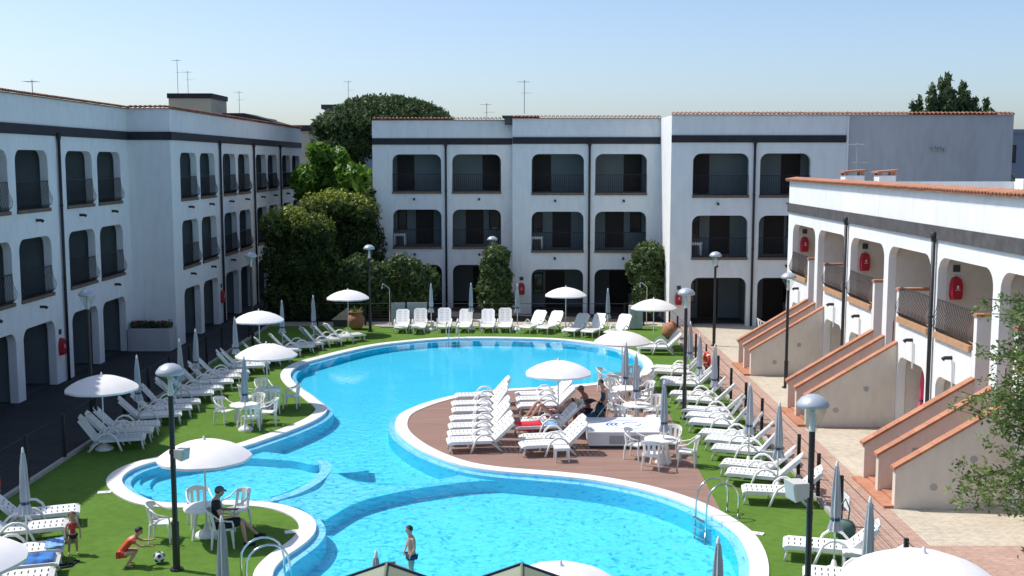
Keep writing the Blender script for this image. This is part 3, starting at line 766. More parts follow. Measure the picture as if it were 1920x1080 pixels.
def make_chair():
    t = thing('armchair', '', 'chair')
    mb = MB(); mb.add([(-.20, -.21, .43), (.22, -.23, .45), (.22, .23, .45), (-.20, .21, .43), (-.20, -.21, .40), (.22, -.23, .41), (.22, .23, .41), (-.20, .21, .40)],
                      [(0, 1, 2, 3), (7, 6, 5, 4), (0, 4, 5, 1), (1, 5, 6, 2), (2, 6, 7, 3), (3, 7, 4, 0)]); mb.obj('seat', 'plastic', t)
    mb = MB(); n = 8; A = []                                  # curved back with vertical slots, wrapping round
    for i in range(n + 1):
        a = R(-62 + 124 * i / n); A.append((-.02 - .25 * math.cos(a), .29 * math.sin(a)))
    for i in range(n):
        for f0, f1 in ((0, 1),) if i % 2 == 0 else ((0, .15), (.8, 1)):
            (x0, y0), (x1, y1) = A[i], A[i + 1]; h = lambda k, f: .43 + f * (.38 + .05 * math.sin(math.pi * k / n))
            tilt = lambda f: -.07 * f
            vs = [(x0 + tilt(f0), y0, h(i, f0)), (x1 + tilt(f0), y1, h(i + 1, f0)), (x1 + tilt(f1), y1, h(i + 1, f1)), (x0 + tilt(f1), y0, h(i, f1))]
            vs += [(x * .93, y * .93, z) for x, y, z in vs]
            mb.add(vs, [(3, 2, 1, 0), (4, 5, 6, 7), (0, 1, 5, 4), (1, 2, 6, 5), (2, 3, 7, 6), (3, 0, 4, 7)])
    mb.tube([(A[i][0] - .07, A[i][1], .82 + .05 * math.sin(math.pi * i / n)) for i in range(n + 1)], .017, 5)
    mb.obj('backrest', 'plastic', t)
    for s in (-1, 1):
        mb = MB(); mb.tube([(-.20, s * .26, .80), (-.05, s * .285, .68), (.10, s * .29, .64), (.21, s * .28, .63), (.235, s * .27, .54), (.23, s * .25, .44)], .02, 5); mb.obj('armrest', 'plastic', t, True)
        for x, q in ((.24, .27), (-.24, .24)):
            mb = MB(); mb.tube([(x * .85, s * q * .86, .43), (x, s * q, .0)], [.036, .020], 5); mb.obj('leg', 'plastic', t)
    return t
CHAIR = make_chair()
def make_table():
    t = thing('round_table', '', 'table')
    mb = MB(); mb.lathe([(.001, .705), (.44, .705), (.455, .69), (.455, .66), (.43, .66), (.43, .685), (.03, .69)], 24); mb.obj('tabletop', 'plastic_table', t)
    for k in range(4):
        a = R(45 + 90 * k); c, s_ = math.cos(a), math.sin(a)
        mb = MB(); mb.tube([(.20 * c, .20 * s_, .69), (.27 * c, .27 * s_, .4), (.36 * c, .36 * s_, 0)], [.05, .04, .03], 5); mb.obj('leg', 'plastic_table', t)
    return t
TABLE = make_table()
def make_side_table():
    t = thing('side_table', '', 'side table')
    mb = MB(); mb.box((0, 0, .405), (.44, .40, .05)); mb.box((0, 0, .365), (.40, .36, .04)); mb.obj('tabletop', 'plastic', t)
    for i in (-1, 1):
        for j in (-1, 1):
            mb = MB(); mb.tube([(i * .18, j * .16, .37), (i * .19, j * .17, 0)], [.032, .022], 5); mb.obj('leg', 'plastic', t)
    return t
SIDE = make_side_table()
def make_parasol():
    t = thing('parasol', '', 'parasol'); r0 = 1.06; zt = 2.25
    def wob(k, z): return 1.0 if k % 3 == 0 else .975 if z < -.05 else 1.0
    prof = [(.012, .0), (.20, -.025), (.45, -.085), (.70, -.18), (.90, -.285), (r0, -.40)]
    mb = MB(); mb.lathe([(r, z) for r, z in prof], 30, (0, 0, zt), 0, wob)
    mb.lathe([(r0, -.40), (r0 + .005, -.455)], 30, (0, 0, zt), 0, lambda k, z: 1.0 if k % 3 == 0 else (.975 if z > -.43 else .972))
    mb.obj('canopy', 'canopy', t, True)
    for k in range(10):
        a = 2 * math.pi * k / 10; c, s_ = math.cos(a), math.sin(a)
        mb = MB(); mb.tube([(r * c, r * s_, zt + z - .022) for r, z in prof[::2] + [prof[-1]]], .008, 4); mb.obj('rib', 'white_metal', t)
    mb = MB(); mb.tube([(0, 0, .05), (0, 0, zt + .02)], .021, 7); mb.obj('pole', 'white_metal', t, True)
    mb = MB(); mb.lathe([(.001, .09), (.022, .07), (.028, .03), (.05, .0), (.06, -.02)], 8, (0, 0, zt)); mb.obj('finial', 'white_metal', t, True)
    mb = MB(); mb.lathe([(.26, 0), (.26, .05), (.20, .10), (.07, .17), (.04, .30), (.001, .31)], 16); mb.obj('base', 'plastic', t, True)
    return t
PARASOL = make_parasol()
def make_folded(seed=0):
    r_ = random.Random(seed)
    t = thing('folded_parasol', '', 'parasol'); zt = 2.3; ph = [r_.uniform(0, 6.28) for _ in range(4)]
    def wob(k, z): return 1 + .22 * math.cos(math.pi * k + 0) + .10 * math.sin(k * 1.3 + ph[0] + z * 3) 
    mb = MB(); mb.lathe([(.015, 0), (.04, -.06), (.066, -.35), (.082, -.75), (.092, -1.0), (.075, -1.14), (.105, -1.26), (.135, -1.38), (.10, -1.375)], 16, (0, 0, zt), 0, wob); mb.obj('canopy', 'canopy_folded', t)
    mb = MB(); mb.lathe([(.092, 0), (.097, .03), (.092, .06)], 12, (0, 0, zt - 1.17)); mb.obj('strap', 'strap_navy', t)
    mb = MB(); mb.tube([(0, 0, .05), (0, 0, zt + .02)], .021, 7); mb.obj('pole', 'white_metal', t, True)
    mb = MB(); mb.lathe([(.001, .10), (.02, .08), (.03, .03), (.035, -.02)], 8, (0, 0, zt)); mb.obj('finial', 'white_metal', t, True)
    mb = MB(); mb.lathe([(.24, 0), (.24, .05), (.18, .10), (.07, .16), (.04, .28), (.001, .29)], 14); mb.obj('base', 'plastic', t, True)
    return t
FOLDED = make_folded()
def make_lamp():
    t = thing('lamp_post', '', 'lamp post')
    mb = MB(); mb.tube([(0, 0, 0), (0, 0, 1.0)], .075, 10); mb.tube([(0, 0, 1.0), (0, 0, 3.72)], .055, 10); mb.tube([(0, 0, 0), (0, 0, .04)], .14, 10)
    mb.tube([(0, 0, .98), (0, 0, 1.03)], .082, 10); mb.tube([(0, 0, 2.2), (0, 0, 2.23)], .062, 10); mb.obj('post', 'lamp_post', t)
    mb = MB(); mb.lathe([(.05, 3.70), (.08, 3.72), (.235, 4.10), (.245, 4.16)], 18); mb.obj('glass_bowl', 'lamp_glass', t, True)
    mb = MB(); mb.lathe([(.06, 3.72), (.06, 3.86), (.05, 3.9), (.05, 4.1), (.001, 4.1)], 10); mb.obj('bulb', 'white_metal', t, True)
    mb = MB(); mb.lathe([(.001, 4.16), (.27, 4.16), (.29, 4.19), (.275, 4.24), (.21, 4.32), (.11, 4.375), (.001, 4.39)], 20); mb.obj('cap', 'lamp_grey', t, True)
    return t
LAMP = make_lamp()

# ------------------------------------------------------------------ sun loungers
def foot(px, py): return G(px, py, .37)
GR = 'sun loungers along the right fence'
rightrow = [(1222.5, 685.6, 14), (1225.6, 692.5, 14), (1237, 707, 16), (1241, 714, 16), (1256, 734, 17), (1269, 744, 18), (1280, 763, 18), (1287, 774, 19), (1292.5, 786, 19),
            (1311.7, 806, 20), (1323, 818, 20), (1335, 835, 21), (1352.5, 863, 20), (1361.7, 880, 20), (1391, 913, 10), (1468, 1012, 16), (1505, 1068, 14)][::-1]
for i, (x, y, a) in enumerate(rightrow):
    lab = {0: 'white sun lounger at the lower right, partly under the big parasol',
           1: 'white sun lounger beside the low white table at the lower right',
           2: 'white sun lounger behind the beige floodlight box on the right lamp post'}.get(i, f'white sun lounger, {ORD[i]} from the near end of the row along the right fence')
    put(LOUNGER, *foot(x, y), -R(a), lab, GR)
for (x, y), lab in (((1194, 648), 'white sun lounger by the far right corner pot, the nearer of two'), ((1195, 641), 'white sun lounger by the far right corner pot, the farther of two')):
    put(LOUNGER, *foot(x, y), -R(4), lab, 'sun loungers in the far right corner')
back = [(751.7, 612, 92), (785, 612, 92), (832.5, 611, 91), (868, 611, 88), (914, 611, 90), (946, 611, 89), (983, 612, 65), (1016, 613, 64), (1066, 618, 64), (1100, 620, 66), (1143, 622, 62)]
nm = ['first', 'second', 'third', 'fourth', 'fifth', 'sixth', 'seventh', 'eighth', 'ninth', 'tenth', 'eleventh']
for i, (x, y, a) in enumerate(back):
    lab = {8: 'shaded blue-looking sun lounger, ninth from the grey boards along the far end of the pool',
           9: 'half-shaded sun lounger, tenth from the grey boards along the far end of the pool',
           0: 'white sun lounger in front of the narrow grey board beside the shower', 1: 'white sun lounger in front of the wide grey board'}.get(
        i, f'white sun lounger facing the pool, {nm[i]} from the shower along the far end')
    put(LOUNGER, *foot(x, y), R(a), lab, 'sun loungers along the far end of the pool')
left = [(273, 815, 14), (287.5, 802.5, 14), (300, 791, 15), (341, 771.7, 15), (360, 760, 16), (376, 749, 16), (401, 733, 16), (419, 723.5, 17), (438, 712, 17), (452, 702.5, 17), (468, 694, 17),
        (497, 682, 18), (506, 676, 18), (527, 668, 20), (543, 661, 22), (562.5, 652, 24), (587, 645, 26), (604, 640, 27), (637.5, 632.5, 32), (658, 628, 34), (681.7, 624, 34)]
for i, (x, y, a) in enumerate(left):
    lab = f'sun lounger, {ORD[i]} from the near end of the row along the shaded left fence'
    lab = {0: 'shaded sun lounger behind the white parasol base at the left fence', 20: 'white sun lounger next to the big clay pot at the far left corner'}.get(i, ('shaded ' if i < 9 else 'white ') + lab)
    put(LOUNGER, *foot(x, y), R(180 + a), lab, 'sun loungers along the left fence')
near = [(150, 950, 20), (128, 978, 20), (120, 1019, 19), (112, 1044, 19), (102, 1071, 19)]
nl = ['half-shaded white sun lounger at the lower left, farthest of five', 'white sun lounger behind the standing toddler, second farthest at the lower left', 'white sun lounger at the lower left partly under a parasol, toddler at its foot',
      'white sun lounger with blue and navy towels thrown on it, lower left', 'white sun lounger at the bottom left corner of the view']
NEAR = [put(LOUNGER, *foot(x, y), R(180 + a), l, 'sun loungers at the lower left') for (x, y, a), l in zip(near, nl)]
isl = [(853, 740, 8), (847, 755, 8), (847, 767, 8), (844, 782.5, 9), (841, 797, 9), (839.5, 811, 10), (838, 824, 10)]
for i, (x, y, a) in enumerate(isl[::-1]):
    put(LOUNGER, *foot(x, y), R(a), f'white sun lounger on the timber deck, {ORD[i]} of the seven in its left column', 'sun loungers on the timber deck')
isr = [(967, 737, 7, 'white sun lounger on the timber deck under the open parasol, farthest of the right column'), (968, 746, 7, 'white sun lounger on the timber deck, second farthest of the right column'),
       (969, 758, 8, 'white sun lounger on the timber deck beyond the sunbather'), (977.5, 786, 8, 'white sun lounger under the sunbather with raised knees'),
       (965, 796, 9, 'white sun lounger covered with a red towel on the timber deck'), (975.5, 818, 10, 'white sun lounger on the timber deck between the towels and the nearest one'),
       (975, 831, 10, 'white sun lounger on the timber deck beside the small square table')]
ISL = [put(LOUNGER, *foot(x, y), R(a), l, 'sun loungers on the timber deck') for x, y, a, l in isr]

# ------------------------------------------------------------------ tables with chairs
def table_set(px, py, where, chairs, z=.7):
    x, y = G(px, py, z)
    put(TABLE, x, y, R(rnd.uniform(0, 90)), f'round white plastic table {where}', 'round poolside tables')
    for a, d, side in chairs:
        put(CHAIR, x + d * math.cos(R(a)), y + d * math.sin(R(a)), R(a + 180 + rnd.uniform(-12, 12)), f'white plastic armchair {side} the table {where}', 'plastic armchairs at the tables')
    return x, y
TA = table_set(457, 758, 'with the folded parasol left of the pool', [(160, .75, 'left of'), (75, .75, 'beyond'), (10, .78, 'right of'), (-60, .72, 'in front of')])
TB = table_set(503, 728, 'in the parasol shade left of the pool', [(115, .75, 'beyond'), (5, .78, 'right of'), (-70, .8, 'in front of'), (190, .7, 'left of')])
TCc = table_set(382, 950, 'where the man sits', [(112, .85, 'beyond'), (50, .88, 'far right of'), (196, .92, 'left of')])
MANCHAIR = (TCc[0] + .58, TCc[1] - .62)
put(CHAIR, *MANCHAIR, R(15), 'white plastic armchair with the man in black sitting in it', 'plastic armchairs at the tables')
TD = table_set(1238, 822, 'beside the wave-logo box', [(150, .78, 'left of'), (60, .8, 'beyond'), (-25, .8, 'right of'), (-115, .75, 'in front of')])
TE = table_set(1194, 758, 'behind the wave-logo box', [(140, .78, 'left of'), (40, .8, 'right of'), (-50, .78, 'near right of'), (-130, .75, 'near left of')])
TF = table_set(1172, 727, 'second from the pool edge on the deck', [(120, .75, 'beyond'), (20, .78, 'right of'), (-40, .8, 'near right of'), (-140, .75, 'near left of')])
TG = table_set(1170, 702, 'in parasol shade nearest the far water', [(150, .75, 'left of'), (-20, .8, 'right of'), (-120, .72, 'in front of'), (60, .75, 'beyond')])
x, y = G(1600, 1034, .42); put(SIDE, x, y, -R(12), 'low square white table between two sun loungers at the lower right', 'low white side tables')
x, y = G(1442, 846, .42); put(SIDE, x, y, -R(20), 'low white side table wedged between loungers beside the grey parasol', 'low white side tables')
x, y = G(1053, 838, .42); put(SIDE, x, y, R(6), 'low square white table at the near edge of the deck loungers', 'low white side tables')
x, y = G(805, 603, .42); put(SIDE, x, y, 0, 'low white side table between the second and third far loungers', 'low white side tables')
x, y = G(892, 600, .42); put(SIDE, x, y, 0, 'low white side table between the fourth and fifth far loungers', 'low white side tables')

# ------------------------------------------------------------------ parasols
def apex(px, py, h=2.31): return G(px, py, h)
op = [(190, 699, 'open white parasol over the nearest shaded left loungers'), (485, 580, 'open white parasol behind the left row, middle of three'), (499, 641, 'open white parasol over the table left of the pool'),
      (382, 819, 'open white parasol over the man in the cap'), (652, 541, 'open white parasol beside the far left clay pot'), (1061, 536, 'open white parasol behind the far loungers, nearest the middle'),
      (1226, 558, 'open white parasol at the far right corner by the grey cabinet'), (1167, 617, 'open white parasol over the far tables on the deck'), (1047, 672, 'open white parasol over the deck loungers')]
for x, y, l in op: put(PARASOL, *apex(x, y), R(rnd.uniform(0, 36)), l, 'open white parasols')
x, y = G(1051, 1053, 2.31); put(PARASOL, x, y, R(8), 'open white parasol at the bottom edge beside the green canopy', 'open white parasols')
x, y = G(1732, 1029, 2.65); put(PARASOL, x, y, R(20), 'large open white parasol at the lower right', 'open white parasols', sc=1.15)
x, y = G(-75, 1000, 2.31); put(PARASOL, x, y, R(5), 'open white parasol cut off at the lower left edge', 'open white parasols')
cl = [(42, 838, 'beside the red life ring on the left fence', 1), (256, 665, 'behind the shaded left loungers, nearest of that row', 0), (336, 634, 'left one of the pair behind the front left lamp', 0), (366, 616, 'right one of the pair behind the front left lamp', 0),
      (440, 594, 'touching the left rim of the middle left parasol', 0), (457, 667, 'standing in the table left of the pool', 0), (528, 562, 'touching the right rim of the middle left parasol', 0), (587, 553, 'left of the far left open parasol', 0),
      (808, 531, 'right of the grey boards at the far end', 0), (883, 530, 'left of the columnar shrub at the far end', 0), (970, 531, 'beside the red hose cover at the far end', 0), (1140, 540, 'right of the far middle open parasol', 0),
      (1174, 641, 'left one of the pair over the far deck tables', 0), (1193, 661, 'right one of the pair over the far deck tables', 0), (1295, 602, 'left of the orange life ring by the right fence', 0), (1313, 625, 'right of the orange life ring by the right fence', 0),
      (1341, 644, 'behind the far right loungers, third along the fence', 0), (1246, 712, 'standing in the table beside the wave-logo box', 0), (1407, 716, 'mid-row among the right loungers, its pole by a fence post', 0), (1462, 752, 'with loose cloth beside the right lamp, among the loungers', 0),
      (1570, 863, 'leaning over the green bag at the right fence', 0), (1632, 930, 'nearest on the right, in front of the fence', 0), (415, 966, 'in front of the man in the cap', 0), (705, 1031, 'peeking over the left green canopy', 0), (1347, 1005, 'at the bottom edge in front of the right ladder', 0)]
for i, (x, y, l, k) in enumerate(cl):
    put(FOLDED, *G(x, y, 2.4), R(i * 37 % 360), 'folded grey parasol ' + l, 'folded grey parasols')
x, y = 13.35, 55.2; o = put(FOLDED, x, y, 0, 'folded white parasol on the patio behind the first outside stair', 'folded grey parasols')

# ------------------------------------------------------------------ lamp posts and floodlights
lamps = [(318, 682, 'lamp post with a floodlight arm at the left, cut by the bottom edge'), (1525, 740, 'lamp post with a floodlight box at the right, cut by the bottom edge'), (1287, 540, 'lamp post rising between the deck and the right loungers'),
         (1342, 472, 'lamp post on the cream paving before the far patio'), (1479, 511, 'lamp post on the paving between the first two outside stairs'), (163, 542, 'shaded lamp post by the left building, nearest of two'),
         (470, 473, 'shaded lamp post before the left building, farther of two'), (692, 459, 'lamp post at the far left corner of the pool beside the clay pot'), (676, 435, 'lamp post half hidden by the oleander beside the ivy'), (923, 443, 'lamp post rising behind the columnar shrub')]
LP = [put(LAMP, *G(x, y, 4.38), 0, l, 'black lamp posts with grey domes') for x, y, l in lamps]
def floodlight(px, py, h, post, sc, yaw, label):
    x, y = post.location.x, post.location.y
    t = thing('floodlight', label, 'floodlight', (x, y, h), R(yaw), 'floodlights on the lamp posts')
    mb = MB(); w = .23 * sc
    vs = [(.12, -w, -.20 * sc), (.12, w, -.20 * sc), (.12, w, .12 * sc), (.12, -w, .12 * sc), (.12 + .34 * sc, -w * 1.05, -.30 * sc), (.12 + .34 * sc, w * 1.05, -.30 * sc), (.12 + .40 * sc, w * 1.05, .14 * sc), (.12 + .40 * sc, -w * 1.05, .14 * sc)]
    mb.add(vs, [(3, 2, 1, 0), (4, 5, 6, 7), (0, 1, 5, 4), (1, 2, 6, 5), (2, 3, 7, 6), (3, 0, 4, 7)]); mb.obj('housing', 'flood_box', t)
    mb = MB(); mb.add([(.125 + .345 * sc, -w * .95, -.27 * sc), (.125 + .345 * sc, w * .95, -.27 * sc), (.128 + .40 * sc, w * .95, .11 * sc), (.128 + .40 * sc, -w * .95, .11 * sc)], [(0, 1, 2, 3)]); mb.obj('lens', 'lens_grey', t)
    mb = MB(); mb.tube([(.0, 0, -.02), (.14, 0, -.02)], .03, 6); mb.tube([(0, 0, -.06), (0, 0, .02)], .075, 10); mb.tube([(.1, -w - .03, 0), (.1, w + .03, 0)], .02, 5); mb.obj('bracket', 'lamp_post', t)
floodlight(355, 848, 2.55, LP[0], .55, -20, 'small grey floodlight on the left front lamp post')
floodlight(1490, 920, 2.72, LP[1], .78, 195, 'large beige floodlight box on the right front lamp post')

# ------------------------------------------------------------------ fences
def fence(name, label, pts, side_posts, m_post='shade_iron', h=1.2, mesh=False):
    t = thing(name, label, 'fence', (pts[0][0], pts[0][1], 0)); o = Vector((pts[0][0], pts[0][1], 0))
    for x, y in side_posts:
        mb = MB(); mb.bx(x - o.x - .04, x - o.x + .04, y - o.y - .04, y - o.y + .04, .0, h); mb.obj('post', m_post, t)
    mb = MB()
    for (x0, y0), (x1, y1) in zip(pts, pts[1:]):
        for z in (.08, .22, .36, .5, .64, .78, .92, h - .04): mb.tube([(x0 - o.x, y0 - o.y, z), (x1 - o.x, y1 - o.y, z)], .005 if z < 1 else .012, 4, cap=False)
    mb.obj('rail', m_post, t)
    if not mesh: return t
    mb = MB()
    for (x0, y0), (x1, y1) in zip(pts, pts[1:]):
        n = int(math.hypot(x1 - x0, y1 - y0) / .5)
        for i in range(n):
            f = (i + .5) / n; x = x0 + (x1 - x0) * f - o.x; y = y0 + (y1 - y0) * f - o.y; mb.tube([(x, y, .1), (x, y, h - .04)], .005, 3, cap=False)
    mb.obj('wire', m_post, t)
    return t
fy = [55.8, 52.9, 50, 47.3, 44.6, 41.9, 39.3, 36.7, 34.2, 31.8, 29.6, 27.6, 25.6, 23.4, 21.2, 19.0]
FR = fence('wire_fence', 'low wire fence with black posts along the right side of the lawn', [(7.56, 17), (7.56, 57.9)], [(7.56, y) for y in fy])
fence('wire_fence', 'low dark fence in shadow along the left side of the lawn', [(-13.0, 17), (-13.0, 57.9)], [(-13.0, 19 + i * 2.45) for i in range(16)], h=1.35)
fence('wire_fence', 'low dark fence behind the far loungers', [(-12.9, 57.8), (7.4, 57.8)], [(-10.5, 57.8), (-8, 57.8), (-5.8, 57.8), (5.5, 57.8), (6.5, 57.8)])
t = thing('notice', 'small white notice hung on the right wire fence', 'sign', (7.52, 25.0, .75)); mb = MB(); mb.box((0, 0, 0), (.012, .42, .34)); mb.obj('board', 'white_metal', t)
mb = MB()
for s in (-.15, .15): mb.tube([(0.01, s, .15), (.03, s, .3)], .006, 4)
mb.obj('tie', 'steel', t)

# ------------------------------------------------------------------ plants
def leaves(blobs, n, size, seed, shell=.55, elong=1.5, up=0.0, droop=0.0, flat_low=None, fresh=0):
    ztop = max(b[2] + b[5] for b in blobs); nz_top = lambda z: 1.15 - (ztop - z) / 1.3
    r_ = random.Random(seed); vs = []; fs = []; tone = []
    wts = [b[3] * b[4] * b[5] for b in blobs]; tot = sum(w ** .67 for w in wts)
    for b, w in zip(blobs, wts):
        cx, cy, cz, rx, ry, rz = b[:6]; k = int(n * w ** .67 / tot); ph = [r_.uniform(0, 6.3) for _ in range(6)]
        for _ in range(k):
            z = r_.uniform(-1, 1); a = r_.uniform(0, 6.2832); q = math.sqrt(1 - z * z)
            d = Vector((q * math.cos(a), q * math.sin(a), z))
            lump = 1 + .11 * math.sin(5 * a + ph[0] + 3 * z) + .08 * math.sin(9 * a + ph[1] - 7 * z) + .07 * math.sin(11 * z + ph[2] + 4 * a)
            f = (shell + (1 - shell) * r_.random() ** .6) * lump
            p = Vector((cx + rx * d.x * f, cy + ry * d.y * f, cz + rz * d.z * f))
            if flat_low is not None and p.z < flat_low: continue
            s = size * r_.uniform(.6, 1.35)
            nrm = (d + Vector((r_.gauss(0, .7), r_.gauss(0, .7), r_.gauss(0, .7)))).normalized()
            t = nrm.orthogonal(); t = (Matrix.Rotation(r_.uniform(0, 6.28), 3, nrm) @ t)
            if up: t = (t + Vector((0, 0, up))).normalized()
            b2 = nrm.cross(t)
            if b2.length < .05: continue
            b2.normalize(); t = t * s * elong; b2 = b2 * s * .5
            o = len(vs); vs += [p - t * .5, p + b2 * .9 - t * .05, p + t * .6, p - b2 * .9 - t * .05]; fs.append((o, o + 1, o + 2, o + 3))
            tone.append(min(1, max(0, .45 - fresh * .45 + fresh * max(0, nz_top(p.z)) + .2 * math.sin(7 * a + ph[3] + 5 * z) + r_.gauss(0, .17))))  # hedges: sunlit tops and shaded undersides put into the leaf tone by height
    return vs, fs, tone
def crown_obj(name, data, m, parent, loc):
    vs, fs, tone = data
    me = bpy.data.meshes.new(name); me.from_pydata([tuple(v) for v in vs], [], fs); me.materials.append(M[m])
    at = me.attributes.new('tone', 'FLOAT', 'FACE'); at.data.foreach_set('value', tone); me.update()
    return link(name, me, parent)
def tree(name, label, cat, base, blobs, n, size, m, seed, trunk=None, group=None, **kw):
    bx_, by_ = base; t = thing(name, label, cat, (bx_, by_, 0), 0, group)
    bl = [(b[0] - bx_, b[1] - by_, *b[2:]) for b in blobs]
    crown_obj('crown' if cat in ('tree',) else 'foliage', leaves(bl, n, size, seed, **kw), m, t, base)
    r_ = random.Random(seed); top = max(b[2] for b in bl); mb = MB(); tr = trunk or .12
    lean = [(0, 0, -.1), (r_.uniform(-.1, .1), r_.uniform(-.1, .1), top * .4), (r_.uniform(-.2, .2), r_.uniform(-.2, .2), top * .75)]
    mb.tube(lean, [tr, tr * .75, tr * .5], 8)
    for b in bl[:10]: mb.tube([lean[1], (b[0] * .5, b[1] * .5, (b[2] + lean[1][2]) / 2), (b[0], b[1], b[2])], [tr * .5, tr * .3, tr * .12], 6)
    mb.obj('trunk' if cat == 'tree' else 'stem', 'bark', t, True)
    return t
r_ = random.Random(3)
pine = []
for i in range(60):                                     # sunflower spacing: an even, closed dome
    a = i * 2.39996; q = math.sqrt((i + .5) / 60); x = q * math.cos(a); y = q * math.sin(a)
    pine.append((-9.0 + x * 4.3, 77 + y * 4, 10.7 + 1.55 * (1 - q ** 2.4) + r_.uniform(-.12, .12), .95, .95, .75))
for i in range(7): pine.append((-13.2 + i * .45, 75 + r_.uniform(-1, 1), 9.4 + r_.uniform(-.5, .6), 1.0, 1.0, .9))
tree('umbrella_pine', 'dark green umbrella pine rising behind the left end of the back building', 'tree', (-9.4, 77), pine, 64000, .15, 'leaf_pine', 11, .3, None, elong=1.9, up=.9, shell=.4)
bt = [(-11.6 + r_.uniform(-1.7, 1.9), 70.5 + r_.uniform(-1.5, 1), r_.uniform(5.6, 8.6), .95, .95, .85) for i in range(20)] + [(-12.4, 70, 9.0, .7, .7, .7), (-11.2, 70, 8.8, .6, .6, .6)]
tree('broadleaf_tree', 'bright green leafy tree between the left building and the pine', 'tree', (-11.5, 70.5), bt, 9000, .27, 'leaf_bright', 12, .18, None, elong=1.7, droop=.3)
hb = [(-11.5 + i * .68, 63.5 + r_.uniform(-.5, .5), 5.75 + .25 * math.sin(i), .95, 1.05, .9) for i in range(5)] + [(-11.6 + i * .75, 63.5, 3.8, 1.0, 1.1, 1.5) for i in range(5)] + [(-11.4 + i * .85, 63.5, 1.5, 1.0, 1.1, 1.6) for i in range(5)]
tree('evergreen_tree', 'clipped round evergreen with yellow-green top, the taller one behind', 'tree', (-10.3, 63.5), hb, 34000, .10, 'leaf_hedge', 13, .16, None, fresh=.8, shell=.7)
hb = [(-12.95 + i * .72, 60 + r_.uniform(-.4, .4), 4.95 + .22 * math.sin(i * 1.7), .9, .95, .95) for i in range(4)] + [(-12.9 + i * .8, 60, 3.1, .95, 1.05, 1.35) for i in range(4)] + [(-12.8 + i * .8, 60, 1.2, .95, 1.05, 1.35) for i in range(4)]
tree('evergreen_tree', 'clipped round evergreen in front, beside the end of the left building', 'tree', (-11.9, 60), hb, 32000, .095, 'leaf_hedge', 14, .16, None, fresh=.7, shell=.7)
ol = [(-9.4 + i * .72, 60.9 + r_.uniform(-.3, .3), 2.2 + .35 * math.sin(i * 1.9) + (.15 if i in (2, 5) else 0), .75, .7, .95) for i in range(7)] + [(-9.4 + i * .8, 61, 1.0, .7, .7, 1.0) for i in range(6)]
tree('oleander_shrub', 'wide oleander bush left of the first ground-floor arch of the back building', 'shrub', (-7.2, 61), ol, 18000, .125, 'leaf_oleander', 15, .06, None, elong=2.2, up=.5)
cs = [(-1.3 + .06 * (-1) ** i, 61, .9 + i * .62, 1.02 - .07 * i, .85, .62) for i in range(5)]
tree('columnar_shrub', 'tall columnar shrub between two ground-floor arches, lamp dome above it', 'shrub', (-1.35, 61), cs, 11000, .11, 'leaf_oleander', 16, .07, None, elong=1.6)
cs = [(7.0, 60.1, .9 + i * .66, .86, .8, .68) for i in range(5)] + [(6.5, 60.4, 2.7, .7, .6, .8)]
tree('climbing_shrub', 'dense round-topped shrub in the corner of the back building', 'shrub', (7.0, 60.1), cs, 14000, .10, 'leaf_oleander', 17, .08)
iv = [(-8.55 + r_.uniform(-.1, .05), 64.9, .6 + i * .55, .28, .5, .4) for i in range(12)]
tree('ivy', 'ivy climbing the left corner of the back building', 'climber', (-8.6, 64.9), iv, 2600, .12, 'leaf_ivy', 18, .04)
cf = []
for x, h in ((34.4, 14.8), (35.4, 15.3), (35.9, 15.6), (36.9, 14.9), (37.6, 14.2), (38.3, 13.8), (33.6, 13.7), (32.9, 13.4), (39.2, 13.5)):
    for k in range(5): cf.append((x, 95 + r_.uniform(-.5, .5), h - 1.0 * k - .5, .28 + .20 * k, .4 + .2 * k, .8))
tree('conifer', 'spiky conifer rising behind the far right end of the back building', 'tree', (36.4, 95), cf, 9000, .26, 'leaf_conifer', 19, .25, None, elong=2.0, up=1.2, shell=.2)
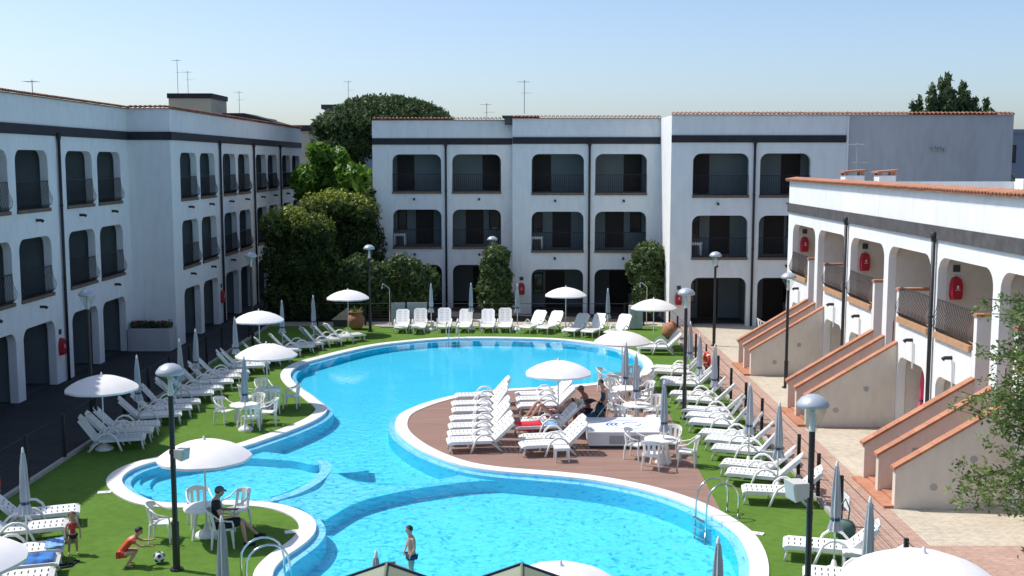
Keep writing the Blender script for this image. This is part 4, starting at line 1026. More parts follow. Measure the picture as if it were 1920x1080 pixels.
# the overhanging tree at the right edge: trunk, limbs and leafy sprays
def spray_tree():
    bx_, by_ = 10.2, 20.4
    t = thing('olive_tree', 'thin-leaved tree reaching in at the right edge before the nearest stairs', 'tree', (bx_, by_, 0))
    r2 = random.Random(21); mb = MB(); vs = []; fs = []; tone = []
    trunk = [(0, 0, -.1), (.05, 0, 1.6), (-.05, .1, 3.6), (.05, 0, 6.2)]; mb.tube(trunk, [.16, .13, .10, .04], 8)
    for i in range(92):
        h = r2.uniform(2.0, 6.1); k = h / 6.2; a = r2.uniform(0, 6.283); L = r2.uniform(.9, 2.35) * (1.08 - .25 * k)
        if i < 40: a = math.pi + r2.uniform(-.9, .9)
        d = Vector((math.cos(a), math.sin(a), r2.uniform(-.15, .35))); p0 = Vector((0, 0, h - .3)); p1 = p0 + d * L * .5 + Vector((0, 0, .10)); p2 = p0 + d * L + Vector((0, 0, -.05))
        mb.tube([p0, p1, p2], [.022, .014, .005], 5)
        for j in range(r2.randint(10, 16)):
            f = r2.uniform(.35, 1.02); c = p0.lerp(p1, f * 2) if f < .5 else p1.lerp(p2, f * 2 - 1)
            c = c + Vector((r2.gauss(0, .09), r2.gauss(0, .09), r2.gauss(0, .07))); tn = r2.uniform(.1, .9)
            for q in range(12):
                e = (d * .5 + Vector((r2.gauss(0, .8), r2.gauss(0, .8), r2.gauss(0, .6)))).normalized(); s = r2.uniform(.07, .145)
                w = e.orthogonal().normalized(); w = (Matrix.Rotation(r2.uniform(0, 6.28), 3, e) @ w) * s * .20
                o = len(vs); b = c + Vector((r2.gauss(0, .05), r2.gauss(0, .05), r2.gauss(0, .05)))
                vs += [b, b + e * s * .5 + w, b + e * s, b + e * s * .5 - w]; fs.append((o, o + 1, o + 2, o + 3)); tone.append(min(1, max(0, tn + r2.gauss(0, .15))))
    mb.obj('trunk', 'bark', t, True); crown_obj('crown', (vs, fs, tone), 'leaf_olive', t, None)
spray_tree()
# planter in the corner of the left building, deep shade put into trough colour
t = thing('planter', 'long raised planter with dark red flowers in the recess of the left building', 'planter', (-16.7, 50.2, 0))
mb = MB(); mb.bx(-.92, .98, -.42, .62, 0, .98); mb.bx(-.85, .91, -.36, .56, .98, 1.0); mb.obj('trough', 'cement', t)
crown_obj('foliage', leaves([(-.7 + i * .28, .1, 1.12, .25, .35, .18) for i in range(6)], 900, .08, 31), 'leaf_pine', t, None)
mb = MB()
for i in range(40): mb.ball((rnd.uniform(-.8, .9), rnd.uniform(-.3, .4), rnd.uniform(1.15, 1.32)), .035, 5, 3)
mb.obj('flowers', 'flower_red', t)

# ------------------------------------------------------------------ things far behind
def block_house(name, label, loc, parts, cat='building'):
    t = thing(name, label, cat, loc)
    for nm_, b, m in parts:
        mb = MB(); mb.bx(*b); mb.obj(nm_, m, t)
    return t
block_house('stair_tower', 'cream rooftop tower with a black flat top behind the left building', (-27.2, 96, 0), [('wall', (-1.75, 1.75, -2.5, 2.5, 0, 13.7), 'cream_wall'), ('roof', (-1.85, 1.85, -2.6, 2.6, 13.7, 14.1), 'fascia')])
t = block_house('far_house', 'dark sloping roof end just right of the cream rooftop tower', (-23.0, 96, 0), [('wall', (-1.4, 2.0, -2, 2, 0, 12.1), 'cream_wall')])
mb = MB(); vs = [(x, y, z) for y in (-2.3, 2.3) for x, z in ((-1.6, 12.5), (.2, 12.5), (3.4, 11.6), (3.4, 11.2), (.2, 12.1), (-1.6, 12.1))]
mb.add(vs, [(0, 1, 4, 5), (1, 2, 3, 4), (6, 11, 10, 7), (7, 10, 9, 8), (0, 6, 7, 1), (1, 7, 8, 2), (5, 4, 10, 11), (4, 3, 9, 10), (2, 8, 9, 3), (0, 5, 11, 6)]); mb.obj('roof', 'fascia', t)
t = block_house('far_house', 'cream house with a black flat roof between the left building and the pine', (-17.6, 92, 0), [('wall', (-3, 1.15, -3, 3, 0, 10.9), 'cream_wall'), ('roof', (-4, 1.3, -3.2, 3.2, 10.9, 11.35), 'fascia'), ('pillar', (1.3, 1.75, -2.6, -2.2, 0, 9.9), 'cream_wall'), ('ledge', (1.16, 2.2, -2.9, -1.5, 9.9, 10.15), 'cream_wall')])
block_house('far_house', 'dark flat roof slab peeking out left of the pine top', (-16.3, 105, 0), [('wall', (-1.2, 4, -3, 3, 0, 13.2), 'blue_grey_wall'), ('roof', (-1.5, 4.2, -3.2, 3.2, 13.2, 13.6), 'fascia_weathered')])
t = block_house('far_house', 'blue-grey house with dark windows at the far right edge', (44.3, 100, 0), [('wall', (-4, 6, -3, 4, 0, 10.9), 'blue_grey_wall'), ('roof', (-4.1, 6.2, -3.1, 4.1, 10.9, 11.25), 'blue_grey_wall')])
for z in (2, 5.2, 8.4):
    for x in (-3.2, -.6, 2.0, 4.4):
        f = MB().bx(x, x + 1.5, -3.06, -2.98, z, z + 1.5).obj('window', 'fascia', t); MB().bx(x + .1, x + 1.4, -3.08, -3.062, z + .1, z + 1.4).obj('pane', 'glass_dark', f)
tree('broadleaf_tree', 'small dark tree beside the blue-grey house at the far right edge', 'tree', (38.6, 90), [(38.6, 90, 3.5, 1.3, 1.3, 2.2), (38.9, 90, 6.0, .9, .9, 1.5)], 1500, .22, 'leaf_hedge', 41, .12)
def aerial(x, y, z0, h, label, n=5):
    t = thing('tv_aerial', label, 'aerial', (x, y, z0), R(rnd.uniform(-15, 15)), 'rooftop television aerials')
    mb = MB(); mb.tube([(0, 0, 0), (0, 0, h)], .022, 5); mb.obj('mast', 'panel_grey', t)
    mb = MB(); k = .52; mb.tube([(-.75 * k, 0, h - .1), (.55 * k, 0, h - .1)], .014, 4)
    for i in range(n): mb.tube([((-.7 + i * 1.2 / (n - 1)) * k, -.3, h - .1), ((-.7 + i * 1.2 / (n - 1)) * k, .3, h - .1)], .009, 4)
    mb.tube([(-.4 * k, 0, h * .62), (.9 * k, 0, h * .62)], .010, 4); mb.obj('boom', 'panel_grey', t)
aerial(-28.6, 95, 14.1, 2.9, 'tall television aerial on the left edge of the cream tower')
aerial(-27.6, 94.5, 14.1, 1.9, 'shorter television aerial on the cream tower')
aerial(-23.6, 95.5, 12.5, 1.9, 'television aerial above the dark sloping roof')
aerial(-15.5, 103, 13.6, 2.2, 'television aerial just left of the pine top')
aerial(.3, 64.5, 11.2, 1.9, 'television aerial on the dark hut of the back building roof')
aerial(-2.0, 70, 10.6, 1.5, 'faint thin television aerial left of the roof hut')
aerial(-24.5, 57, 10.7, 1.9, 'television aerial above the roof of the left building')
aerial(15.8, 52.8, 6.9, 2.5, 'white aerial mast beside the chimneys of the right building', 4)

# ------------------------------------------------------------------ poolside things
def hose_cover(loc, rz, label):
    t = thing('hose_cover', label, 'hose cover', loc, rz, 'red fire hose covers')
    mb = MB(); P = [(-.15, -.33), (.15, -.33), (.185, -.2), (.185, .12), (.13, .30), (0, .36), (-.13, .30), (-.185, .12), (-.185, -.2)]; n = len(P)
    vs = [(x, 0, z) for x, z in P] + [(x * .8, -.17, z * .88) for x, z in P]
    mb.add(vs, [(i, n + i, n + (i + 1) % n, (i + 1) % n) for i in range(n)] + [tuple(range(n, 2 * n))[::-1]]); mb.obj('cover', 'red_cover', t)
    mb = MB(); mb.box((.0, -.172, .05), (.05, .01, .09)); mb.box((.0, -.172, -.03), (.14, .01, .015)); mb.obj('print', 'white_metal', t)
    mb = MB(); mb.box((0, -.012, .58), (.2, .02, .2)); mb.obj('sign_plate', 'iron_grey', t)
    return t
for i, zc in enumerate(ZC): hose_cover((RX + .52, zc + 3.985, 4.86), 0, 'red fire hose cover in the ' + ['farthest', 'middle', 'nearest'][i] + ' upper loggia of the right building')
hose_cover((.15, 62.29, 1.42), 0, 'red fire hose cover on the wall behind the folded parasol at the far end')
hose_cover((8.3, 57.79, 1.42), 0, 'red fire hose cover behind the dome of a lamp, back building')
hose_cover((-17.69, 42.6, 1.4), R(90), 'red fire hose cover beside the downpipe of the left building')
hose_cover((-15.74, 58.75, 1.4), R(90), 'dim red fire hose cover far along the left building')
def life_ring(loc, rz, label):
    t = thing('life_ring', label, 'life ring', loc, rz, 'red life rings on the fences'); mb = MB(); n = 20
    mb.tube([(0, .27 * math.cos(2 * math.pi * k / n), .27 * math.sin(2 * math.pi * k / n)) for k in range(n + 1)], .075, 8, cap=False); mb.obj('ring', 'red_ring', t, True)
    for k in range(4):
        a = R(45 + 90 * k); mb = MB(); mb.tube([(0, .27 * math.cos(a + q), .27 * math.sin(a + q)) for q in (-.12, 0, .12)], .080, 8); mb.obj('band', 'white_metal', t, True)
    mb = MB(); mb.tube([(.03, .0, .33), (.05, .2, .85)], .008, 4); mb.obj('cord', 'white_metal', t)
life_ring((-12.87, 26.6, .62), 0, 'red life ring hanging on the shaded left fence'); life_ring((7.46, 43.9, .68), R(10), 'orange-red life ring hanging on the right fence between folded parasols')
def shower(x, y, label, rz=0):
    t = thing('shower', label, 'shower', (x, y, 0), rz); mb = MB(); mb.tube([(0, 0, 0), (0, 0, 1.95), (-.05, 0, 2.02), (-.28, 0, 2.2), (-.36, 0, 2.2), (-.38, 0, 2.12)], .025, 7); mb.obj('pipe', 'steel', t, True)
    mb = MB(); mb.tube([(-.38, 0, 2.14), (-.39, 0, 1.98)], [.02, .06], 8); mb.obj('shower_head', 'steel', t)
    mb = MB(); mb.box((0, 0, .03), (.9, .9, .06)); mb.obj('tray', 'kerb', t)
    mb = MB(); mb.tube([(0, -.03, 1.1), (0, -.08, 1.1)], .025, 6); mb.obj('tap', 'steel', t)
shower(*G(731, 612), 'steel garden shower left of the grey boards at the far end'); shower(*G(1212, 608), 'steel shower pipe above the open parasol at the far right corner', R(10))
def board(px0, px1, y, h, label):
    x0, _ = G(px0, 612); x1, _ = G(px1, 612); t = thing('board', label, 'board', ((x0 + x1) / 2, y, 0), 0, 'grey boards standing at the far end'); w = (x1 - x0) / 2
    for i in range(4):
        MB().bx(-w, w, -.02, .02, .12 + i * (h - .12) / 4 + .006, .12 + (i + 1) * (h - .12) / 4 - .004).obj('plank', 'panel_grey', t)
    for s in (-1, 1): MB().bx(s * (w - .06) - .03, s * (w - .06) + .03, .021, .07, 0, h - .02).obj('post', 'panel_grey', t)
board(734, 760, 57.45, 1.25, 'narrow pale grey board standing beside the shower'); board(764, 801, 57.45, 1.27, 'wide pale grey board standing behind the second far lounger')
t = thing('cabinet', 'pale grey-green double-door cabinet at the far right corner', 'cabinet', (5.95, 56.6, 0)); MB().bx(-.34, .34, -.2, .2, .05, 1.22).obj('body', 'panel_grey', t)
for s in (-1, 1):
    d_ = MB().bx(min(.008 * s, s * .33), max(.008 * s, s * .33), -.222, -.202, .08, 1.19).obj('door', 'panel_grey', t); MB().bx(s * .05 - .012, s * .05 + .012, -.25, -.223, .6, .74).obj('handle', 'steel', d_)
MB().bx(-.32, .32, -.18, .18, 0, .05).obj('plinth', 'iron_grey', t)
def pot(x, y, s, label, plant, tilt=0):
    t = thing('clay_pot', label, 'pot', (x, y, 0)); mb = MB()
    mb.lathe([(.001, 0), (.20 * s, 0), (.28 * s, .12 * s), (.36 * s, .35 * s), (.33 * s, .52 * s), (.22 * s, .62 * s), (.25 * s, .68 * s), (.29 * s, .70 * s), (.28 * s, .73 * s), (.2 * s, .72 * s), (.18 * s, .6 * s), (.001, .6 * s)], 20); o = mb.obj('jar', 'pot_clay', t, True)
    if tilt: o.rotation_euler = (0, R(tilt), 0); o.location = (0, 0, .06)
    if plant:
        vs = []; fs = []; tn = []
        for k in range(22):
            a = rnd.uniform(0, 6.28); e = Vector((math.cos(a), math.sin(a), rnd.uniform(.6, 1.6))).normalized(); w = Vector((-math.sin(a), math.cos(a), 0)) * .03; L = rnd.uniform(.3, .5) * s
            o_ = len(vs); p = Vector((0, 0, .62 * s)); vs += [p - w, p + w, p + e * L * .6 + w, p + e * L + Vector((0, 0, -.04)), p + e * L * .6 - w]; fs.append((o_, o_ + 1, o_ + 2, o_ + 3, o_ + 4)); tn.append(rnd.random())
        crown_obj('foliage', (vs, fs, tn), 'leaf_olive', t, None)
pot(*G(668, 617), 1.25, 'big clay pot with a spiky plant at the far left corner', True)
pot(*G(1247, 634), 1.15, 'big clay pot tipped on its side behind the far right loungers', False, 38)
t = thing('cushion', 'tan triangular cushion leaning beside the far left clay pot', 'cushion', (*G(640, 612), 0)); mb = MB(); mb.add([(-.5, -.1, .35), (.35, -.1, .35), (.35, -.1, 1.0), (-.5, .1, .35), (.35, .1, .35), (.35, .1, .95)], [(0, 1, 2), (5, 4, 3), (0, 3, 4, 1), (1, 4, 5, 2), (2, 5, 3, 0)]); mb.obj('pad', 'pave_cream', t)
MB().bx(-.4, .3, -.08, .08, 0, .35).obj('stand', 'iron_grey', t)

def ladder(x, y, rz, label, s=1.0, treads=True):
    t = thing('pool_ladder', label, 'pool ladder', (x, y, 0), rz)
    for q in (-.25, .25):
        P = [(-.55 * s, q, 0), (-.56 * s, q, .45 * s)] + [(-.14 * s + .42 * s * math.cos(R(180 - 18 * k)), q, .50 * s + .38 * s * math.sin(R(180 - 18 * k))) for k in range(1, 10)] + [(.30 * s, q, .42 * s), (.34 * s, q, -.55)]
        MB().tube(P, .022, 8).obj('rail', 'steel', t, True); MB().tube([(-.55 * s, q, .0), (-.55 * s, q, .035)], .05, 10).obj('foot', 'steel', t)
    if treads:
        for k, z in enumerate((-.02, -.22, -.42)): MB().box((.34 * s + .03, 0, z), (.10, .50, .03)).obj('tread', 'steel', t)
def edge_point(px, py):
    p = Vector(G(px, py)); i = min(range(len(WATER)), key=lambda i: (WATER[i] - p).length); q = WATER[i]; n_ = (WATER[i] - COPE[i]).normalized()
    return q.x, q.y, math.atan2(n_.y, n_.x)
x, y, a = edge_point(1345, 972); ladder(x, y, a, 'steel pool ladder with tall curved rails at the right of the near lobe', 1.0)
x, y, a = edge_point(852, 635); ladder(x, y, a, 'small steel pool ladder at the far edge of the pool', .9)
x, y, a = edge_point(513, 1090); ladder(x, y, a + .2, 'steel pool handrails at the lower left edge of the near lobe', 1.02, False)

# white box with the blue wave emblem
t = thing('logo_box', 'low white box with a blue wave emblem on its top', 'box', (3.25, 33.55, 0)); BW, BD = 1.18, .95
MB().bx(-BW + .03, BW - .03, -BD + .03, BD - .03, 0, .10).obj('plinth', 'iron_grey', t); MB().bx(-BW, BW, -BD, BD, .10, .47).obj('body', 'box_white', t)
MB().bx(-BW - .03, BW + .03, -BD - .03, BD + .03, .47, .52).obj('lid', 'box_white', t)
v_ = MB().bx(-.55, .35, -BD - .012, -BD - .002, .16, .40).obj('vent', 'vent_grey', t)
for i in range(8): MB().bx(-.52 + i * .107, -.44 + i * .107, -BD - .022, -BD - .013, .18, .38).obj('slat', 'panel_grey', v_)
def arc(cx, cy, r0, r1, w, a0, a1, n=14):
    P = []
    for i in range(n + 1):
        f = i / n; a = R(a0 + (a1 - a0) * f); r = r0 + (r1 - r0) * f; ww = w * math.sin(math.pi * min(1, max(.02, f))) ** .6
        P.append(((cx + (r - ww) * math.cos(a), cy + (r - ww) * .95 * math.sin(a)), (cx + (r + ww) * math.cos(a), cy + (r + ww) * .95 * math.sin(a))))
    mb = MB()
    for (a_, b_), (c_, d_) in zip(P, P[1:]): mb.add([(*a_, .523), (*b_, .523), (*d_, .523), (*c_, .523)], [(0, 1, 2, 3)])
    mb.obj('emblem_stroke', 'logo_blue', t)
for k in range(3): arc(-.30 + k * .13, .0, .26, .26, .035, 110, 235)
arc(.15, 0, .18, .34, .03, 250, 20 + 360); arc(.15, 0, .34, .20, .03, 20, 190); arc(0, 0, .78, .78, .012, 20, 160, 24); arc(0, 0, .78, .78, .012, 200, 340, 24); arc(0, -.05, .64, .60, .02, 30, 150, 20); arc(.05, 0, .55, .62, .02, 210, 330, 20)
# pushchair behind the box
t = thing('pushchair', 'dark pushchair with a blue seat behind the white logo box', 'pushchair', (2.35, 34.95, 0), R(200))
mb = MB()
for k in range(9):
    a0, a1 = R(180 - 14 * k), R(180 - 14 * (k + 1)); mb.add([(.34 * math.cos(a0), -.24, .62 + .36 * math.sin(a0)), (.34 * math.cos(a1), -.24, .62 + .36 * math.sin(a1)), (.34 * math.cos(a1), .24, .62 + .36 * math.sin(a1)), (.34 * math.cos(a0), .24, .62 + .36 * math.sin(a0))], [(0, 1, 2, 3)])
mb.obj('hood', 'cloth_black', t); mb = MB(); mb.box((.1, 0, .46), (.5, .42, .08)); mb.box((-.22, 0, .62), (.08, .42, .38), 0, 0, 0, R(-15)); mb.obj('seat', 'cloth_teal', t)
mb = MB()
for q in (-.25, .25): mb.tube([(.38, q, .12), (-.05, q, .48), (-.48, q, 1.0)], .016, 6); mb.tube([(-.36, q, .12), (.1, q, .46)], .016, 6)
mb.tube([(-.48, -.25, 1.0), (-.48, .25, 1.0)], .018, 6); mb.obj('frame', 'steel', t)
for q in (-.26, .26):
    for x in (.38, -.36):
        w_ = MB().tube([(x, q - .02, .12), (x, q + .02, .12)], .12, 14).obj('wheel', 'cloth_black', t)
# skimmer lids, towels, bag, shoes
def lid(px, py, rz, label):
    x, y = G(px, py); t = thing('skimmer_lid', label, 'hatch', (x, y, .002), rz, 'white skimmer lids on the turf'); MB().box((0, 0, .012), (.34, .20, .02)).obj('plate', 'plastic', t)
    MB().tube([(.05, 0, .023), (.05, 0, .027)], .03, 8).obj('finger_hole', 'vent_grey', t)
lid(196, 924, R(15), 'small white hatch left of the paddling corner'); lid(451, 951, R(10), 'small white hatch beside the seated man'); lid(548, 998, R(20), 'small white hatch at the tip of the turf tongue'); lid(1418, 1001, -R(25), 'small white hatch beside the right pool edge'); lid(1432, 1002, 0, 'x') if False else None
def towel(parent, x0, x1, w, m, label, seed, back=False):
    r2 = random.Random(seed); lx = parent.location; n = 10; k = 6; mb = MB(); vs = []
    for i in range(n + 1):
        for j in range(k + 1):
            u = x0 + (x1 - x0) * i / n; v = -w + 2 * w * j / k; drop = max(0, abs(v) - .30)
            z = .40 + .02 * math.sin(5 * u + seed) * math.cos(9 * v) + r2.uniform(0, .022) - drop * 1.6
            if u > 1.30: z = .38 + (u - 1.30) * 1.07 + .05 + r2.uniform(0, .01) - drop * 1.4; 
            vs.append((u, max(-.33, min(.33, v)), z))
    fs = [(i * (k + 1) + j, (i + 1) * (k + 1) + j, (i + 1) * (k + 1) + j + 1, i * (k + 1) + j + 1) for i in range(n) for j in range(k)]
    mb.add(vs, fs); o = mb.obj('towel', m, None, True); sol = o.modifiers.new('t', 'SOLIDIFY'); sol.thickness = .012
    o.location = lx; o.rotation_euler = parent.rotation_euler; return tag(o, label, 'towel')
towel(NEAR[3], .10, .72, .36, 'towel_navy', 'navy and bright blue towel thrown over the lower left lounger', 3)
towel(NEAR[2], .0, .36, .30, 'towel_blue', 'pale blue towel across the foot of a lower left lounger', 5)
towel(ISL[4], .02, .85, .40, 'towel_red', 'red towel hanging over the deck lounger before the sunbather', 6)
towel(ISL[4], .92, 1.32, .34, 'towel_blue', 'crumpled blue and white towel on the deck beside the red one', 8)
towel(ISL[3], 1.36, 1.80, .27, 'towel_yellow', 'pale yellow towel over the raised back of the sunbather lounger', 9)
t = thing('beach_bag', 'dark green bag slumped behind the lower right loungers', 'bag', (*G(1583, 1012), 0)); mb = MB(); mb.ball((0, 0, .24), .26, 12, 8, 0, (1, .8, .95)); mb.obj('sack', 'bag_green', t, True)
MB().tube([(-.08, 0, .47), (-.14, 0, .75), (.0, 0, .95), (.1, 0, .72), (.08, 0, .46)], .02, 5).obj('strap', 'bag_green', t)
for i, (px, py, l) in enumerate(((122, 1062, 'black sandals lying beside the bottom left loungers'), (140, 1056, 'black sandal lying apart, right of the other pair'))):
    t = thing('sandals', l, 'sandals', (*G(px, py), 0), R(30 + 50 * i))
    for q in ((-.07, .07) if i == 0 else (0,)): MB().box((0, q, .015), (.26, .09, .03)).obj('sole', 'cloth_black', t); MB().tube([(.04, q - .045, .02), (.05, q, .07), (.04, q + .045, .02)], .014, 5).obj('strap', 'cloth_black', t)
# football
t = thing('football', 'white and black football on the turf beside the crouching boy', 'ball', (*G(299, 1056), .135)); bm = bmesh.new(); bmesh.ops.create_icosphere(bm, subdivisions=3, radius=.125)
ico = bmesh.new(); bmesh.ops.create_icosphere(ico, subdivisions=1, radius=1); cen = [v.co.normalized() for v in ico.verts]; ico.free()
me = bpy.data.meshes.new('skin_panels')
for f in bm.faces:
    c = f.calc_center_median().normalized(); f.smooth = True
    if max(c.dot(q) for q in cen) > .93: f.material_index = 1
bm.to_mesh(me); bm.free(); me.materials.append(M['plastic']); me.materials.append(M['ball_black']); link('panels', me, t)
# green pyramid canopies at the bottom edge
def gazebo(px, py, label):
    h = 2.75; x, y = G(px, py, h); t = thing('gazebo', label, 'gazebo', (x, y, 0), 0, 'green pyramid canopies'); w = 1.02
    for i in range(4):
        a = R(90 * i); b = R(90 + 90 * i); q = 1.0; A = (q * math.cos(a), q * math.sin(a), h - .36); B = (q * math.cos(b), q * math.sin(b), h - .36)
        mb = MB(); mb.add([(0, 0, h), A, B, (A[0], A[1], A[2] - .12), (B[0], B[1], B[2] - .12)], [(0, 1, 2), (1, 3, 4, 2)]); mb.obj('canopy_panel', 'gazebo_cloth', t)
        mb = MB(); mb.tube([(0, 0, h + .01), (A[0], A[1], A[2] + .012)], .02, 5); mb.obj('rib', 'cloth_navy' if i in (0, 2) else 'gazebo_cloth', t)
        mb = MB(); mb.tube([(A[0] * .97, A[1] * .97, 0), (A[0] * .97, A[1] * .97, A[2])], .03, 6); mb.obj('post', 'white_metal', t)
gazebo(725, 1057, 'left green pyramid canopy tip at the bottom edge'); gazebo(978, 1058, 'right green pyramid canopy tip at the bottom edge')
# things on the balconies and patio
for (x, y, z), l in (((-7.0, 65.8, 3.62), 'small white table on the middle left balcony of the back building'), ((1.0, 63.1, 3.62), 'small white table on the middle balcony of the second back wing'), ((9.2, 58.6, 3.62), 'small white table on the middle balcony of the right back wing'),
                     ((12.75, 29.9, 3.32), 'white table on the nearest loggia of the right building'), ((12.75, 38.4, 3.32), 'white table on the middle loggia of the right building')):
    put(SIDE, x, y, 0, l, 'small white balcony tables', z, 1.6)
put(TABLE, 12.7, 54.6, 0, 'round white table on the shaded far patio', 'round poolside tables'); put(CHAIR, 12.0, 54.4, 0, 'white armchair left of the shaded patio table', 'plastic armchairs at the tables')
o = dup(FOLDED, (12.75, 34.9, 0), 0, 'bright pink folded cloth parasol under the middle of the right building', 'folded grey parasols', .85)
for c in o.children:
    if c.name.startswith('canopy'): c.data = c.data.copy(); c.data.materials[0] = M['pink']

# ------------------------------------------------------------------ people
RAD = dict(pelvis=.115, spine=.108, chest=.120, upper=.095, neck=.050, head=.088, brow=.095, crown=.050, sh=.056, ua=.047, el=.038, fa=.035, wr=.026, ha=.030, hip=.085, th=.078, kn=.054, ca=.052, an=.036, heel=.034, to=.026)
def grow(name, V, E_, rad, m, parent, levels=2, root=0):
    me = bpy.data.meshes.new(name); me.from_pydata(V, E_, []); o = bpy.data.objects.new(name, me); col.objects.link(o)
    md = o.modifiers.new('skin', 'SKIN'); md.use_smooth_shade = True
    for i, d in enumerate(me.skin_vertices[0].data): d.radius = rad[i]; d.use_root = (i == root)
    o.modifiers.new('sub', 'SUBSURF').levels = levels
    dg = bpy.context.evaluated_depsgraph_get(); out = bpy.data.meshes.new_from_object(o.evaluated_get(dg)); bpy.data.objects.remove(o); bpy.data.meshes.remove(me)
    out.name = name; out.materials.clear(); out.materials.append(M[m])
    out.polygons.foreach_set('use_smooth', [True] * len(out.polygons))
    return out
def person(label, loc, rz, J, s, F, skin, clothes, hair='hair_dark', headk=1.0, cap=None, beard=False, longhair=False, shoes=None):
    t = thing('person', label, 'person', loc, rz); J = {k: Vector(v) for k, v in J.items()}
    for a, b, c in (('sh', 'el', 'ua'), ('el', 'wr', 'fa'), ('hip', 'kn', 'th'), ('kn', 'an', 'ca')):
        for q in 'LR':
            J[c + q] = J[a + q].lerp(J[b + q], .45 if c in ('ua', 'th') else .35)
    J['upper'] = J['chest'].lerp(J['neck'], .55); J['brow'] = J['head'].lerp(J['crown'], .45)
    K = ['pelvis', 'spine', 'chest', 'upper', 'neck', 'head', 'brow', 'crown']; E_ = [(0, 1), (1, 2), (2, 3), (3, 4), (4, 5), (5, 6), (6, 7)]
    def chain(start, names):
        p = K.index(start)
        for nme in names: K.append(nme); E_.append((p, len(K) - 1)); p = len(K) - 1
    for q in 'LR':
        chain('upper', ['sh' + q, 'ua' + q, 'el' + q, 'fa' + q, 'wr' + q, 'ha' + q]); chain('pelvis', ['hip' + q, 'th' + q, 'kn' + q, 'ca' + q, 'an' + q, 'to' + q])
    def r_of(k, ex=0):
        b = k[:-1] if k not in ('pelvis', 'spine', 'chest', 'upper', 'neck', 'head', 'brow', 'crown') else k
        v = RAD[b] * s * (headk if b in ('head', 'brow', 'crown') else 1) + ex
        if k in ('chest', 'spine', 'pelvis', 'upper'): return (v * 1.22, v * .86)
        return (v, v)
    body = grow('body', [J[k] for k in K], E_, [r_of(k) for k in K], skin, t)
    # fingers, nose and ears join the same body mesh
    F = Vector(F).normalized(); up = (J['crown'] - J['head']).normalized(); Fh = (F - up * F.dot(up)).normalized(); side = up.cross(Fh); hr = RAD['head'] * s * headk
    mb = MB(); mb.v = [tuple(v.co) for v in body.vertices]; mb.f = [list(p.vertices) for p in body.polygons]; mb.m = [0] * len(mb.f)
    for q in 'LR':
        d = (J['ha' + q] - J['wr' + q]).normalized(); n_ = d.orthogonal().normalized(); w = d.cross(n_)
        for i, L in enumerate((.062, .074, .078, .070)):
            p = J['ha' + q] + w * (i - 1.5) * .016 * s; b1 = p + d * L * s * .5 + n_ * .004; b2_ = p + d * L * s + n_ * .016 * s; mb.tube([p - d * .01, b1, b2_], [.0095 * s, .0085 * s, .006 * s], 5)
        p = J['wr' + q].lerp(J['ha' + q], .5); mb.tube([p, p - w * .035 * s + d * .02 * s, p - w * .042 * s + d * .055 * s], [.012 * s, .010 * s, .007 * s], 5)
    hc = J['head'].lerp(J['crown'], .28)
    mb.tube([hc + Fh * hr * .88 + up * hr * .15, hc + Fh * hr * 1.22 - up * hr * .18, hc + Fh * hr * .95 - up * hr * .30], [.008 * s, .016 * s, .014 * s], 5)
    for q in (-1, 1): mb.ball(hc + side * q * hr * 1.0 - up * hr * .05, .028 * s, 6, 5, 0, (.7, .7, 1.2))
    bo = mb.obj('body', skin, t, True)
    for q in (-1, 1): MB().ball(hc + Fh * hr * .93 + side * q * hr * .36 + up * hr * .12, .012 * s, 6, 5).obj('eye', 'eye_dark', t)
    MB().tube([hc + Fh * hr * .95 - up * hr * .55 - side * .018 * s, hc + Fh * hr * 1.0 - up * hr * .56, hc + Fh * hr * .95 - up * hr * .55 + side * .018 * s], .007 * s, 5).obj('mouth', 'lips', t)
    def shell(name, m, c, r, keep, sc=(1, 1, 1)):
        mb = MB(); ax = (Fh, side, up); n, k = 16, 12; vs = []; fs = []
        for i in range(k + 1):
            for j in range(n):
                th_ = math.pi * i / k; a = 2 * math.pi * j / n; d = (math.sin(th_) * math.cos(a), math.sin(th_) * math.sin(a), math.cos(th_))
                vs.append(c + ax[0] * d[0] * r * sc[0] + ax[1] * d[1] * r * sc[1] + ax[2] * d[2] * r * sc[2])
        for i in range(k):
            for j in range(n):
                th_ = math.pi * (i + .5) / k; a = 2 * math.pi * (j + .5) / n
                if keep(math.sin(th_) * math.cos(a), math.cos(th_)): fs.append((i * n + j, (i + 1) * n + j, (i + 1) * n + (j + 1) % n, i * n + (j + 1) % n))
        mb.add(vs, fs); return mb.obj(name, m, t, True)
    ctop = J['head'].lerp(J['crown'], .42)
    low = -.75 if longhair else -.35
    if cap:
        shell('hair', hair, ctop, hr * 1.17, lambda f, u: f < -.1 and u > low)
        c_ = shell('cap', cap, ctop + up * hr * .12, hr * 1.25, lambda f, u: u > .05)
        mb = MB(); P = [(ctop + Fh * hr * (1.05 + .75 * math.cos(R(a)) ) + side * hr * 1.0 * math.sin(R(a)) + up * hr * .22) for a in range(-80, 81, 20)]
        P2 = [p - up * .012 for p in P]; n = len(P); mb.add(P + P2, [tuple(range(n)), tuple(range(2 * n - 1, n - 1, -1))] + [(i, i + n, (i + 1) % n + n, (i + 1) % n) for i in range(n)]); mb.obj('brim', cap, c_)
    else: shell('hair', hair, ctop, hr * 1.2, lambda f, u: (u > .55) or (f < .15 and u > low) or (f < .5 and u > .3))
    if beard: shell('beard', hair, hc, hr * 1.12, lambda f, u: f > .25 and u < -.35 and u > -.95)
    for nme, m, keys, ex in clothes:
        ks = [k for k in keys]; idx = [K.index(k) for k in ks]; ed = [(ks.index(K[a]), ks.index(K[b])) for a, b in E_ if a in idx and b in idx]
        link(nme, grow(nme, [J[k] for k in ks], ed, [r_of(k, ex * s) for k in ks], m, t), t)
